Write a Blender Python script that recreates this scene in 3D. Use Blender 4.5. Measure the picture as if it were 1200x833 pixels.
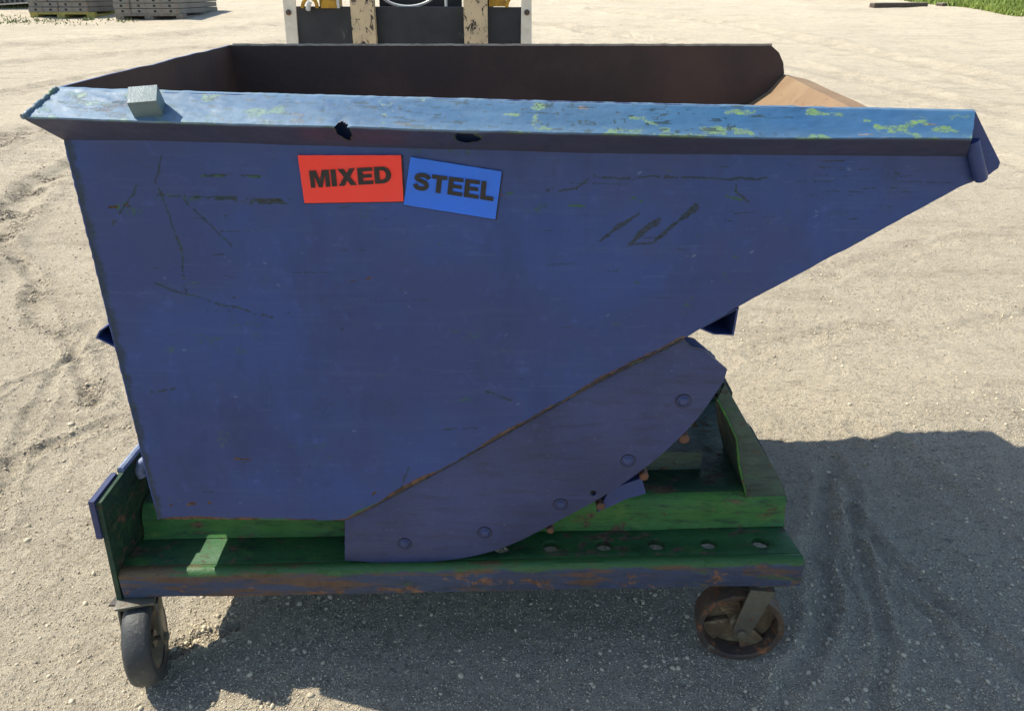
import bpy, bmesh, math, random
import numpy as np
from mathutils import Vector, Matrix
R = math.radians
random.seed(5)
C = bpy.context.scene
for o in list(bpy.data.objects): bpy.data.objects.remove(o)

# ------------------------------------------------------------------ camera
PITCH = R(25.9); CAMH = 1.607; FPX = 900.0
cam = bpy.data.cameras.new('camera'); camo = bpy.data.objects.new('camera', cam)
C.collection.objects.link(camo); C.camera = camo
camo.location = (0, 0, CAMH); camo.rotation_euler = (R(90) - PITCH, 0, 0)
cam.sensor_fit = 'HORIZONTAL'; cam.sensor_width = 36; cam.lens = 36 * FPX / 1200
cam.clip_start = 0.05; cam.clip_end = 1000
# ------------------------------------------------------------------ sky and sun
SUN = Vector((-.755, .215, 1.0)).normalized()
w = bpy.data.worlds.new('World'); C.world = w; w.use_nodes = True
nt = w.node_tree; bg = nt.nodes['Background']
sky = nt.nodes.new('ShaderNodeTexSky'); sky.sky_type = 'NISHITA'; sky.sun_disc = False
sky.sun_elevation = math.asin(SUN.z); sky.sun_rotation = math.atan2(SUN.x, SUN.y)
sky.dust_density = 0.6; sky.ozone_density = 1.2
nt.links.new(sky.outputs[0], bg.inputs[0]); bg.inputs[1].default_value = 0.132
sl = bpy.data.lights.new('sun', 'SUN'); sl.energy = 4.9; sl.angle = R(.5); sl.color = (1, .94, .82)
so = bpy.data.objects.new('sun', sl); C.collection.objects.link(so)
so.rotation_euler = SUN.to_track_quat('Z', 'Y').to_euler()
C.view_settings.view_transform = 'Standard'; C.view_settings.look = 'None'
C.view_settings.gamma = 1; C.view_settings.exposure = 0.70; C.view_settings.use_curve_mapping = False
C.render.engine = 'CYCLES'
C.cycles.max_bounces = 6; C.cycles.diffuse_bounces = 4

# ------------------------------------------------------------------ helpers
def at(px, py, Y):
    """point on the vertical plane y=Y"""
    u = (px - 600) / FPX; v = (py - 416.5) / FPX
    d = math.cos(PITCH) - v * math.sin(PITCH); h = math.sin(PITCH) + v * math.cos(PITCH)
    s = Y / d
    return Vector((u * s, Y, CAMH - h * s))
def g_arr(x, y):
    t = y - 2.0
    g = .07 * (np.sqrt(t * t + .16) + t) / 2
    g = g + .115 * np.exp(-((x - 1.65) / .8) ** 2 - ((y - 2.5) / .45) ** 2)  # mound added to lift the edge of the hopper's cast shadow
    g = np.where(y > 45, .07 * 42.8 + (1 - np.exp(-(y - 45) / 20)) * .9, g)
    return g
def gz(x, y): return float(g_arr(np.array([float(x)]), np.array([float(y)]))[0])
def atg(px, py):
    Y = 3.0
    u = (px - 600) / FPX; v = (py - 416.5) / FPX
    d = math.cos(PITCH) - v * math.sin(PITCH); h = math.sin(PITCH) + v * math.cos(PITCH)
    lo, hi = .5, 44.
    for _ in range(50):
        m = (lo + hi) / 2
        if CAMH - h / d * m > gz(0, m): lo = m
        else: hi = m
    return Vector((u * lo / d, lo, gz(0, lo)))
def wloc(o):
    v = Vector((0, 0, 0))
    while o: v += o.location; o = o.parent
    return v
def mesh_obj(name, verts, faces, mats, parent=None, mi=None, smooth=False, origin=None, auto=None):
    off = wloc(parent) if parent else Vector((0, 0, 0))
    if origin is not None: off = Vector(origin)
    me = bpy.data.meshes.new(name)
    me.from_pydata([Vector(v) - off for v in verts], [], faces)
    for m in (mats if isinstance(mats, (list, tuple)) else [mats]): me.materials.append(m)
    if mi is not None: me.polygons.foreach_set('material_index', mi)
    if smooth: me.polygons.foreach_set('use_smooth', [True] * len(me.polygons))
    if auto is not None:
        me.polygons.foreach_set('use_smooth', [True] * len(me.polygons))
        me.set_sharp_from_angle(angle=R(auto))
    me.update()
    o = bpy.data.objects.new(name, me); C.collection.objects.link(o)
    if parent: o.parent = parent
    if origin is not None:
        o.location = Vector(origin) - (wloc(parent) if parent else Vector((0, 0, 0)))
    return o
def bm_obj(name, bm, mats, parent=None, bevel=0, auto=35, origin=None, seg=2):
    if bevel:
        es = [e for e in bm.edges if len(e.link_faces) == 2 and e.calc_face_angle(0) > R(25)]
        bmesh.ops.bevel(bm, geom=es, offset=bevel, segments=seg, affect='EDGES', profile=.6, clamp_overlap=True)
    bmesh.ops.recalc_face_normals(bm, faces=bm.faces)
    vs = [v.co.copy() for v in bm.verts]; bm.verts.index_update()
    fs = [[v.index for v in f.verts] for f in bm.faces]; bm.free()
    return mesh_obj(name, vs, fs, mats, parent, auto=auto, origin=origin)
def prism(bm, pts, vec):
    """closed polygon pts (3D) extruded by vec"""
    a = [bm.verts.new(p) for p in pts]; b = [bm.verts.new(Vector(p) + Vector(vec)) for p in pts]
    n = len(pts)
    bm.faces.new(a); bm.faces.new(b[::-1])
    for i in range(n): bm.faces.new((a[i], b[i], b[(i + 1) % n], a[(i + 1) % n]))
def box(bm, x0, x1, y0, y1, z0, z1, M=None):
    p = [Vector(q) for q in ((x0, y0, z0), (x1, y0, z0), (x1, y1, z0), (x0, y1, z0))]
    q = [v + Vector((0, 0, z1 - z0)) for v in p]
    if M: p = [M @ v for v in p]; q = [M @ v for v in q]
    a = [bm.verts.new(v) for v in p]; b = [bm.verts.new(v) for v in q]
    bm.faces.new(a[::-1]); bm.faces.new(b)
    for i in range(4): bm.faces.new((a[i], a[(i + 1) % 4], b[(i + 1) % 4], b[i]))
def lathe(bm, prof, M, n=32, closed=False):
    """prof: (r, h) around local Z, mapped by M"""
    rings = []
    for r, h in prof:
        rings.append([bm.verts.new(M @ Vector((r * math.cos(2 * PI * k / n), r * math.sin(2 * PI * k / n), h))) for k in range(n)])
    m = len(rings)
    for i in range(m if closed else m - 1):
        A, B = rings[i], rings[(i + 1) % m]
        for k in range(n): bm.faces.new((A[k], A[(k + 1) % n], B[(k + 1) % n], B[k]))
    if not closed:
        if prof[0][0] > 1e-6: bm.faces.new(rings[0][::-1])
        if prof[-1][0] > 1e-6: bm.faces.new(rings[-1])
    bmesh.ops.remove_doubles(bm, verts=bm.verts, dist=1e-6)
PI = math.pi
def tube(bm, pts, rad, n=8, jit=0):
    pts = [Vector(p) for p in pts]; rings = []
    for i, p in enumerate(pts):
        t = (pts[min(i + 1, len(pts) - 1)] - pts[max(i - 1, 0)]).normalized()
        a = t.orthogonal().normalized() if i == 0 else (a - t * a.dot(t)).normalized()
        b = t.cross(a); r = (rad[i] if isinstance(rad, (list, tuple)) else rad) * (1 + random.uniform(-jit, jit))
        rings.append([bm.verts.new(p + (a * math.cos(2 * PI * k / n) + b * math.sin(2 * PI * k / n)) * r) for k in range(n)])
    for A, B in zip(rings, rings[1:]):
        for k in range(n): bm.faces.new((A[k], A[(k + 1) % n], B[(k + 1) % n], B[k]))
    bm.faces.new(rings[0][::-1]); bm.faces.new(rings[-1])
def plate(name, outline, holes, thick, bevel, M, mats, parent, auto=35):
    """flat plate in local xy with real holes, thickness along local z, mapped by M"""
    cu = bpy.data.curves.new('c', 'CURVE'); cu.dimensions = '2D'; cu.fill_mode = 'BOTH'
    cu.extrude = thick / 2 - bevel; cu.bevel_depth = bevel; cu.bevel_resolution = 1
    for loop in [outline] + holes:
        s = cu.splines.new('POLY'); s.points.add(len(loop) - 1); s.use_cyclic_u = True
        for p, q in zip(s.points, loop): p.co = (q[0], q[1], 0, 1)
    co = bpy.data.objects.new('c', cu); C.collection.objects.link(co)
    dg = bpy.context.evaluated_depsgraph_get()
    me = bpy.data.meshes.new_from_object(co.evaluated_get(dg))
    vs = [M @ v.co for v in me.vertices]; fs = [list(p.vertices) for p in me.polygons]
    bpy.data.objects.remove(co); bpy.data.curves.remove(cu); bpy.data.meshes.remove(me)
    bm = bmesh.new(); bv = [bm.verts.new(v) for v in vs]
    for f in fs:
        try: bm.faces.new([bv[i] for i in f])
        except ValueError: pass
    bmesh.ops.remove_doubles(bm, verts=bm.verts, dist=1e-5)
    return bm_obj(name, bm, mats, parent, auto=auto)
def circ(x, y, r, n=20, j=0):
    return [(x + r * (1 + random.uniform(-j, j)) * math.cos(2 * PI * k / n), y + r * (1 + random.uniform(-j, j)) * math.sin(2 * PI * k / n)) for k in range(n)]
def thing(name, loc, label, cat, group=None):
    o = bpy.data.objects.new(name, None); C.collection.objects.link(o); o.location = loc
    o.empty_display_size = .1
    return tag(o, label, cat, group)
def tag(o, label, cat, group=None, kind=None):
    if label: o['label'] = label
    if cat: o['category'] = cat
    if group: o['group'] = group
    if kind: o['kind'] = kind
    return o
def structure(o): o['kind'] = 'structure'; return o

# numpy noise
def _h(ix, iy, s):
    n = (ix.astype(np.int64) * 374761393 + iy.astype(np.int64) * 668265263 + s * 974711) & 0xffffffff
    n = ((n ^ (n >> 13)) * 1274126177) & 0xffffffff
    n = (n ^ (n >> 16)) & 0xffffffff
    return n / 4294967295.0
def vn(x, y, s=0):
    ix = np.floor(x); iy = np.floor(y); fx = x - ix; fy = y - iy
    fx = fx * fx * (3 - 2 * fx); fy = fy * fy * (3 - 2 * fy)
    a = _h(ix, iy, s); b = _h(ix + 1, iy, s); c = _h(ix, iy + 1, s); d = _h(ix + 1, iy + 1, s)
    return (a * (1 - fx) + b * fx) * (1 - fy) + (c * (1 - fx) + d * fx) * fy
def fbm(x, y, s=0, o=4):
    t = 0; a = .5; n = 0
    for k in range(o): t = t + a * vn(x * 2 ** k + 17 * k, y * 2 ** k, s + k); n += a; a *= .5
    return t / n
def sstep(a, b, x): t = np.clip((x - a) / (b - a), 0, 1); return t * t * (3 - 2 * t)

# ------------------------------------------------------------------ materials
class NT:
    def __init__(s, name):
        s.m = bpy.data.materials.new(name); s.m.use_nodes = True; s.t = s.m.node_tree
        s.b = s.t.nodes['Principled BSDF']
    def n(s, typ, **kw):
        x = s.t.nodes.new(typ)
        for k, v in kw.items(): setattr(x, k, v)
        return x
    def l(s, a, b): s.t.links.new(a, b)
    def coord(s, scale=(1, 1, 1)):
        if not hasattr(s, 'tc'): s.tc = s.n('ShaderNodeTexCoord')
        mp = s.n('ShaderNodeMapping'); mp.inputs['Scale'].default_value = scale
        s.l(s.tc.outputs['Object'], mp.inputs[0]); return mp.outputs[0]
    def noise(s, sc, det=4, rough=.55, stretch=(1, 1, 1), dist=0):
        x = s.n('ShaderNodeTexNoise'); x.inputs['Scale'].default_value = sc
        x.inputs['Detail'].default_value = det; x.inputs['Roughness'].default_value = rough
        x.inputs['Distortion'].default_value = dist
        s.l(s.coord(stretch), x.inputs['Vector']); return x.outputs['Fac']
    def ramp(s, f, a, b, lo=0., hi=1.):
        x = s.n('ShaderNodeMapRange'); x.interpolation_type = 'SMOOTHSTEP'
        x.inputs[1].default_value = a; x.inputs[2].default_value = b; x.inputs[3].default_value = lo; x.inputs[4].default_value = hi
        s.l(f, x.inputs[0]); return x.outputs[0]
    def math(s, op, a, b=0.):
        x = s.n('ShaderNodeMath', operation=op)
        for i, v in enumerate((a, b)):
            if hasattr(v, 'links'): s.l(v, x.inputs[i])
            else: x.inputs[i].default_value = v
        return x.outputs[0]
    def mix(s, f, a, b):
        x = s.n('ShaderNodeMix', data_type='RGBA')
        if hasattr(f, 'links'): s.l(f, x.inputs[0])
        else: x.inputs[0].default_value = f
        for i, v in ((6, a), (7, b)):
            if hasattr(v, 'links'): s.l(v, x.inputs[i])
            else: x.inputs[i].default_value = (*v, 1)
        return x.outputs[2]
    def bump(s, h, dist, strength=1.):
        x = s.n('ShaderNodeBump'); x.inputs['Strength'].default_value = strength; x.inputs['Distance'].default_value = dist
        if hasattr(s, 'lastb'): s.l(s.lastb, x.inputs['Normal'])
        s.l(h, x.inputs['Height']); s.lastb = x.outputs[0]; s.l(x.outputs[0], s.b.inputs['Normal'])
    def sep(s, attr):
        a = s.n('ShaderNodeAttribute', attribute_name=attr); x = s.n('ShaderNodeSeparateColor')
        s.l(a.outputs['Color'], x.inputs[0]); return x.outputs[0], x.outputs[1], x.outputs[2], a.outputs['Alpha']
    def out(s, col, rough=.5, metal=0., spec=.5):
        if hasattr(col, 'links'): s.l(col, s.b.inputs['Base Color'])
        else: s.b.inputs['Base Color'].default_value = (*col, 1)
        for k, v in (('Roughness', rough), ('Metallic', metal), ('Specular IOR Level', spec)):
            if hasattr(v, 'links'): s.l(v, s.b.inputs[k])
            else: s.b.inputs[k].default_value = v
        return s.m

def worn_paint(name, base, base2, under=(.12, .30, .09), rust=(.11, .045, .02), rustk=(.66, .72), underk=(.62, .70),
               grime=(.03, .03, .03), rough=.42, sc=1., streak=.35, attr=False, specks=.77, bump=.0012, spec=.4):
    m = NT(name)
    big = m.noise(2.2 * sc, 6, .6); col = m.mix(m.ramp(big, .38, .62), base, base2)
    col = m.mix(m.ramp(m.noise(6 * sc, 6, .7, (1, 1, .35)), .50, .72, 0, .4), col, tuple(c * .55 for c in base2))
    st = m.noise(9 * sc, 6, .7, (1, 1, 7)); col = m.mix(m.ramp(st, .45, .75, 0, streak), col, grime)
    md = m.noise(30 * sc, 5, .65); col = m.mix(m.ramp(md, .55, .8, 0, .3), col, tuple(min(1, c * 1.7 + .02) for c in base))
    g = m.noise(13 * sc, 7, .68, (.5, 1, 1.4), .4)
    gm = m.ramp(g, *underk)
    rr = m.noise(21 * sc, 8, .7, (.6, 1, 1.2), .6)
    rm = m.ramp(rr, *rustk)
    dm = None
    if attr:
        a0, a1, a2, a3 = m.sep('wear_glare')
        fine = m.noise(160, 3, .6)
        gm = m.math('MAXIMUM', gm, m.ramp(m.math('ADD', a1, m.math('MULTIPLY', m.math('SUBTRACT', m.noise(90, 8, .8), .5), 2.0)), .35, .75))
        rm = m.math('MAXIMUM', rm, m.ramp(m.math('ADD', a2, m.math('MULTIPLY', m.math('SUBTRACT', fine, .5), .9)), .35, .65))
        dm = m.ramp(m.math('ADD', a0, m.math('MULTIPLY', m.math('SUBTRACT', fine, .5), .5)), .25, .7)
    rcol = m.mix(m.ramp(m.noise(60, 4), .35, .65), rust, tuple(c * 2.2 for c in rust))
    col = m.mix(gm, col, under); col = m.mix(rm, col, rcol)
    if dm is not None:
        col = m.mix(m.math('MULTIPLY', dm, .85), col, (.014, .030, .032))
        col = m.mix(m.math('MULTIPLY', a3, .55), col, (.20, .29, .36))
    sp = m.noise(190, 2, .5); col = m.mix(m.ramp(sp, specks, specks + .04, 0, .4), col, (.22, .24, .25))
    m.bump(m.noise(40, 6, .65), bump * 1.4, .6)
    m.bump(m.noise(320, 4, .6), bump * .35, .6)
    if True:
        m.bump(m.math('SUBTRACT', 1., m.math('MAXIMUM', gm, rm)), .0006, .7)
    ro = m.math('ADD', m.math('MULTIPLY', rm, .4), m.ramp(m.noise(14, 5), .3, .7, rough - .08, rough + .15))
    return m.out(col, ro, 0, spec)

BLUE = (.030, .061, .200); BLUE2 = (.032, .052, .155)
M_panel = worn_paint('blue_panel_paint', BLUE, BLUE2, attr=True, streak=.05, rust=(.065, .036, .022), underk=(.80, .86), rustk=(.83, .88), grime=(.028, .038, .062), bump=.0006, under=(.035, .10, .05), spec=.35)
M_blue = worn_paint('blue_shell_paint', BLUE, BLUE2, underk=(.74, .8), rustk=(.76, .82), grime=(.022, .026, .045), under=(.035,.10,.05), spec=.35)
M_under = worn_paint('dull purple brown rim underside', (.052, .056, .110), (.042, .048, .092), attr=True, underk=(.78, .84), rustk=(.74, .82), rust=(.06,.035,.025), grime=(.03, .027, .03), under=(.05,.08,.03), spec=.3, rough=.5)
M_gus = worn_paint('faded dark green bracket paint', (.062, .098, .072), (.045, .070, .055), under=(.05, .10, .05), underk=(.53, .66), rust=(.05,.036,.025), rustk=(.55, .64), streak=.7, grime=(.012, .016, .016), rough=.55, sc=1.5, bump=.003)
M_rock = worn_paint('grey_blue_rocker_paint', (.043, .058, .148), (.037, .047, .112), underk=(.68, .76), rustk=(.66, .73), rust=(.05,.035,.025), grime=(.022, .025, .035), streak=.5, under=(.035,.09,.05), spec=.35, specks=.71)
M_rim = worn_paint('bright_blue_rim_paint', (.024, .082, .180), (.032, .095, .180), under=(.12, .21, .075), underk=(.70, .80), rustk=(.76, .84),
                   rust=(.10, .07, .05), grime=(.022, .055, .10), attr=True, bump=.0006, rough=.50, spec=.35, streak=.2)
M_nub = worn_paint('pale_blue_green_paint', (.10, .155, .19), (.13, .18, .18), under=(.12, .18, .09), underk=(.58, .66), rustk=(.74, .8), grime=(.06, .10, .13), bump=.0010)
M_green = worn_paint('green_frame_paint', (.030, .13, .030), (.048, .16, .024), under=(.075, .17, .03), underk=(.53, .66), rust=(.075, .042, .025), rustk=(.555, .64), grime=(.006, .016, .014), rough=.55, streak=.85, sc=1.3, bump=.003)
M_greend = worn_paint('dark_green_frame_paint', (.013, .045, .026), (.018, .055, .022), under=(.03, .085, .03), underk=(.52, .64), rust=(.05, .032, .02), rustk=(.53, .63), grime=(.005, .010, .010), rough=.6, streak=.8, sc=1.3, bump=.003)
M_ledge = worn_paint('worn green ledge paint', (.020, .080, .030), (.026, .10, .026), under=(.05, .13, .03), underk=(.53, .66), rust=(.06, .036, .022), rustk=(.54, .63), grime=(.006, .012, .010), rough=.55, sc=1.3, streak=.8, bump=.003)
M_face = worn_paint('blue_over_green_edge_paint', (.032, .058, .115), (.03, .048, .095), under=(.035, .08, .035), underk=(.56, .66), rustk=(.55, .62), rust=(.10, .05, .026), grime=(.012, .014, .014), sc=1.0, streak=.8, bump=.003)
def face_green(m):
    t = m.node_tree; b = t.nodes['Principled BSDF']; old = b.inputs['Base Color'].links[0].from_socket
    tc = t.nodes.new('ShaderNodeTexCoord'); sx = t.nodes.new('ShaderNodeSeparateXYZ'); t.links.new(tc.outputs['Object'], sx.inputs[0])
    def M(op, a, c):
        x = t.nodes.new('ShaderNodeMath'); x.operation = op
        for i, v in enumerate((a, c)):
            if hasattr(v, 'links'): t.links.new(v, x.inputs[i])
            else: x.inputs[i].default_value = v
        return x.outputs[0]
    def nz(sc, st):
        mp = t.nodes.new('ShaderNodeMapping'); mp.inputs['Scale'].default_value = st; t.links.new(tc.outputs['Object'], mp.inputs[0])
        n = t.nodes.new('ShaderNodeTexNoise'); n.inputs['Scale'].default_value = sc; n.inputs['Detail'].default_value = 7; n.inputs['Roughness'].default_value = .7
        t.links.new(mp.outputs[0], n.inputs['Vector']); return n.outputs['Fac']
    z = M('SUBTRACT', sx.outputs[2], M('MULTIPLY', sx.outputs[0], .0245))
    z = M('ADD', z, M('MULTIPLY', M('SUBTRACT', nz(9, (1, 1, 2)), .5), .05))
    mr = t.nodes.new('ShaderNodeMapRange'); mr.interpolation_type = 'SMOOTHSTEP'; mr.inputs[1].default_value = .326; mr.inputs[2].default_value = .336; t.links.new(z, mr.inputs[0])
    mx = t.nodes.new('ShaderNodeMix'); mx.data_type = 'RGBA'; t.links.new(mr.outputs[0], mx.inputs[0]); t.links.new(old, mx.inputs[6]); mx.inputs[7].default_value = (.03, .10, .025, 1)
    # long rusty streaks, strongest on the left half
    st = M('ADD', nz(7, (.5, 1, 5)), M('MULTIPLY', M('MULTIPLY', sx.outputs[0], -1.), .06))
    m2 = t.nodes.new('ShaderNodeMapRange'); m2.interpolation_type = 'SMOOTHSTEP'; m2.inputs[1].default_value = .50; m2.inputs[2].default_value = .60; m2.inputs[4].default_value = .85; t.links.new(st, m2.inputs[0])
    m3 = t.nodes.new('ShaderNodeMix'); m3.data_type = 'RGBA'; t.links.new(nz(40, (1, 1, 1)), m3.inputs[0]); m3.inputs[6].default_value = (.035, .022, .015, 1); m3.inputs[7].default_value = (.17, .085, .035, 1)
    m4 = t.nodes.new('ShaderNodeMix'); m4.data_type = 'RGBA'; t.links.new(m2.outputs[0], m4.inputs[0]); t.links.new(mx.outputs[2], m4.inputs[6]); t.links.new(m3.outputs[2], m4.inputs[7])
    t.links.new(m4.outputs[2], b.inputs['Base Color'])
face_green(M_face)
M_rustedge = worn_paint('rusty_weld', (.055, .04, .028), (.03, .03, .03), under=(.07, .08, .04), underk=(.54, .64), rustk=(.56, .66), bump=.004)
M_orange = worn_paint('orange_rusted_bolt', (.15, .06, .03), (.09, .045, .028), under=(.2, .14, .04), rustk=(.6, .7), sc=4)
M_steelrust = worn_paint('rusted_steel', (.10, .065, .04), (.055, .042, .035), under=(.16, .14, .09), underk=(.55, .7), rustk=(.52, .62), sc=2, bump=.003)
M_dirtywheel = worn_paint('yellow_brown_dirty_iron', (.22, .16, .085), (.11, .075, .045), under=(.28, .24, .14), underk=(.52, .66), rustk=(.56, .64), sc=3, bump=.004)
M_fork = worn_paint('grimy_grey_green_steel', (.115, .105, .075), (.075, .07, .05), under=(.12, .15, .09), rustk=(.58, .66), sc=3)
M_zinc = worn_paint('worn_zinc_steel', (.22, .26, .34), (.16, .2, .3), under=(.1, .14, .2), sc=4)
def m_inner():
    m = NT('brown_inner_wall'); c = m.mix(m.ramp(m.noise(3, 5), .35, .65), (.088, .056, .043), (.052, .038, .033))
    c = m.mix(m.ramp(m.noise(25, 6, .7, (1, 1, 4)), .58, .75), c, (.08, .04, .028))
    m.bump(m.noise(50, 5), .002); return m.out(c, .7, 0, .25)
M_inner = m_inner()
def m_floor():
    m = NT('dusty_rust_floor'); c = m.mix(m.ramp(m.noise(5, 6, .65, (1, 2, 1)), .3, .7), (.20, .125, .068), (.245, .165, .092))
    c = m.mix(m.ramp(m.noise(14, 6, .7, (.8, 3, .8), 1.5), .55, .68), c, (.20, .125, .07))
    c = m.mix(m.ramp(m.noise(60, 5), .62, .74), c, (.13, .06, .035))
    m.bump(m.noise(70, 5), .002); return m.out(c, .75, 0, .3)
M_floor = m_floor()
def m_rubber():
    m = NT('grey_worn_rubber'); c = m.mix(m.ramp(m.noise(9, 6), .35, .7), (.035, .037, .037), (.075, .078, .072))
    c = m.mix(m.ramp(m.noise(60, 6, .7), .58, .72), c, (.16, .15, .125))
    c = m.mix(m.ramp(m.noise(30, 6, .7), .64, .70), c, (.14, .07, .04))
    m.bump(m.noise(60, 6, .7), .003); return m.out(c, .55, 0, .4)
M_rubber = m_rubber()
def simple(name, c, c2, sc=12, rough=.6, bump=.001, metal=0., spec=.4):
    m = NT(name); col = m.mix(m.ramp(m.noise(sc, 6, .65), .38, .64), c, c2)
    m.bump(m.noise(sc * 4, 5), bump); return m.out(col, rough, metal, spec)
M_red = simple('red_sign_face', (.95, .045, .026), (.90, .055, .034), 14, .45, .0004)
M_sblue = simple('blue_sign_face', (.022, .16, .74), (.026, .15, .66), 14, .45, .0004)
M_sedge = simple('dark_sign_edge', (.02, .02, .025), (.03, .02, .02))
M_ink = simple('black_lettering', (.014, .012, .012), (.025, .02, .018), 60, .5, .0002)
M_black = simple('black_hole', (.006, .006, .006), (.01, .009, .008))
M_white = simple('white_post_paint', (.82, .72, .56), (.70, .61, .46), 14, .5)
def m_carriage():
    m = NT('scuffed_black_carriage'); c = m.mix(m.ramp(m.noise(5, 5), .35, .65), (.016, .016, .018), (.03, .03, .031))
    c = m.mix(m.ramp(m.noise(16, 8, .75, (1, 1, .5), .6), .60, .68, 0, .7), c, (.17, .155, .13))
    m.bump(m.noise(60, 5), .002); return m.out(c, .6)
M_carr = m_carriage()
def m_forkw():
    m = NT('tan_worn_fork_steel'); c = m.mix(m.ramp(m.noise(9, 6), .35, .65), (.66, .49, .28), (.54, .41, .24))
    c = m.mix(m.ramp(m.noise(24, 8, .75, (1.6, 1, .8), .5), .54, .58), c, (.035, .022, .018))
    m.bump(m.noise(60, 5), .003); return m.out(c, .6)
M_forkw = m_forkw()
M_yellow = simple('yellow_machine_paint', (.50, .27, .02), (.34, .17, .02), 20)
M_hose = simple('pale_hose', (.62, .64, .62), (.5, .5, .48), 20, .35)
M_dark = simple('black_rubber_hose', (.012, .013, .018), (.022, .022, .025), 20, .4)
M_wood = simple('grey_pallet_wood', (.22, .19, .15), (.14, .12, .10), 20, .8)
M_wood2 = simple('yellow_pallet_paint', (.38, .33, .07), (.25, .22, .08), 20, .7)
M_timber = simple('weathered_timber', (.10, .075, .055), (.055, .045, .035), 20, .85)
M_tie = simple('pale_timber_top', (.34, .30, .25), (.22, .19, .16), 20, .85)  # beam tops are coloured paler than the beam sides
def m_panelg():
    m = NT('grey_form_panel'); c = m.mix(m.ramp(m.noise(2.2, 5), .35, .65), (.22, .20, .165), (.15, .14, .12))
    c = m.mix(m.ramp(m.noise(6, 6, .7), .60, .72), c, (.20, .11, .065))
    m.bump(m.noise(30, 5), .003); return m.out(c, .75)
M_form = m_panelg()
M_strap = simple('pale_board', (.5, .46, .38), (.4, .36, .3), 20)

def m_ground():
    m = NT('sandy_gravel_yard')
    a0, a1, a2, a3 = m.sep('wear_glare')
    big = m.noise(.55, 6, .6); c = m.mix(m.ramp(big, .35, .65), (.70, .605, .445), (.64, .55, .405))
    md = m.noise(7, 7, .68); c = m.mix(m.ramp(md, .42, .72, 0, .5), c, (.46, .395, .29))
    lt = m.noise(1.7, 5, .6, (1, .35, 1)); c = m.mix(m.ramp(lt, .52, .72, 0, .6), c, (.70, .60, .43))
    v = m.n('ShaderNodeTexVoronoi'); v.inputs['Scale'].default_value = 210; m.l(m.coord(), v.inputs['Vector'])
    hs = m.n('ShaderNodeSeparateColor'); m.l(v.outputs['Color'], hs.inputs[0])
    c = m.mix(m.ramp(hs.outputs[0], .72, .95, 0, .5), c, (.25, .225, .185))
    c = m.mix(m.ramp(hs.outputs[1], .85, .98, 0, .5), c, (.62, .58, .5))
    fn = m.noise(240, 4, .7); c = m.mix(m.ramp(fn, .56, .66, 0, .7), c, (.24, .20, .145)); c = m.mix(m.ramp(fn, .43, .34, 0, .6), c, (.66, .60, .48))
    f2 = m.noise(60, 6, .75); c = m.mix(m.ramp(f2, .59, .68, 0, .5), c, (.33, .28, .21))
    c = m.mix(m.ramp(m.noise(5, 8, .75, (.16, 1, 1), .6), .50, .68, 0, .45), c, (.33, .28, .20))
    c = m.mix(m.ramp(m.noise(20, 8, .8, (.35, 1, 1), .3), .53, .66, 0, .5), c, (.25, .21, .155))
    c = m.mix(m.ramp(m.noise(3.1, 5, .6, (1, 1, 1), .6), .56, .70, 0, .35), c, (.40, .36, .29))
    c = m.mix(m.math('MULTIPLY', m.ramp(m.noise(48, 5, .8), .47, .53), m.math('MULTIPLY', a0, .95)), c, (.13, .11, .085))
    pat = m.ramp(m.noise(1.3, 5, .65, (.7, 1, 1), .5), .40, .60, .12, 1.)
    for sc_, lo_, am_ in ((38, .635, .55), (85, .61, .65), (190, .60, .6)):  # dark specks paint the small shadows of ground lumps into the colour
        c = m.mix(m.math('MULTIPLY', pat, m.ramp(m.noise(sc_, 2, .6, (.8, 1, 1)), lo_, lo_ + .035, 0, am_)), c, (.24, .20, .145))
    for sc_, lo_, am_ in ((30, .63, .4), (110, .60, .6)):
        c = m.mix(m.ramp(m.noise(sc_, 3, .6, (1, .8, 1.3)), lo_, lo_ + .04, 0, am_), c, (.74, .66, .50))
    m.bump(m.noise(16, 8, .75), .045, .8)
    m.bump(m.noise(110, 8, .85), .018, 1.)
    x = m.math('SUBTRACT', 1., v.outputs['Distance']); m.bump(x, .0025, .7)
    return m.out(c, .92, 0, .15)
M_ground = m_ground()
def m_stone():
    m = NT('yard_pebbles'); gi = m.n('ShaderNodeNewGeometry')
    r = m.n('ShaderNodeValToRGB'); e = r.color_ramp.elements
    e[0].color = (.26, .22, .165, 1); e[1].color = (.58, .50, .36, 1); x = e.new(.4); x.color = (.50, .43, .31, 1)
    m.l(gi.outputs['Random Per Island'], r.inputs[0]); return m.out(r.outputs[0], .9, 0, .2)
M_stone = m_stone()
def m_leaf(n, a, b):
    m = NT(n); gi = m.n('ShaderNodeNewGeometry'); r = m.n('ShaderNodeValToRGB'); e = r.color_ramp.elements
    e[0].color = (*a, 1); e[1].color = (*b, 1); m.l(gi.outputs['Random Per Island'], r.inputs[0])
    m.b.inputs['Subsurface Weight'].default_value = 0; return m.out(r.outputs[0], .6, 0, .3)
M_grass = m_leaf('meadow_grass', (.12, .18, .025), (.30, .36, .08))
M_weed = m_leaf('weed_leaves', (.09, .13, .03), (.24, .26, .09))

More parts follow.
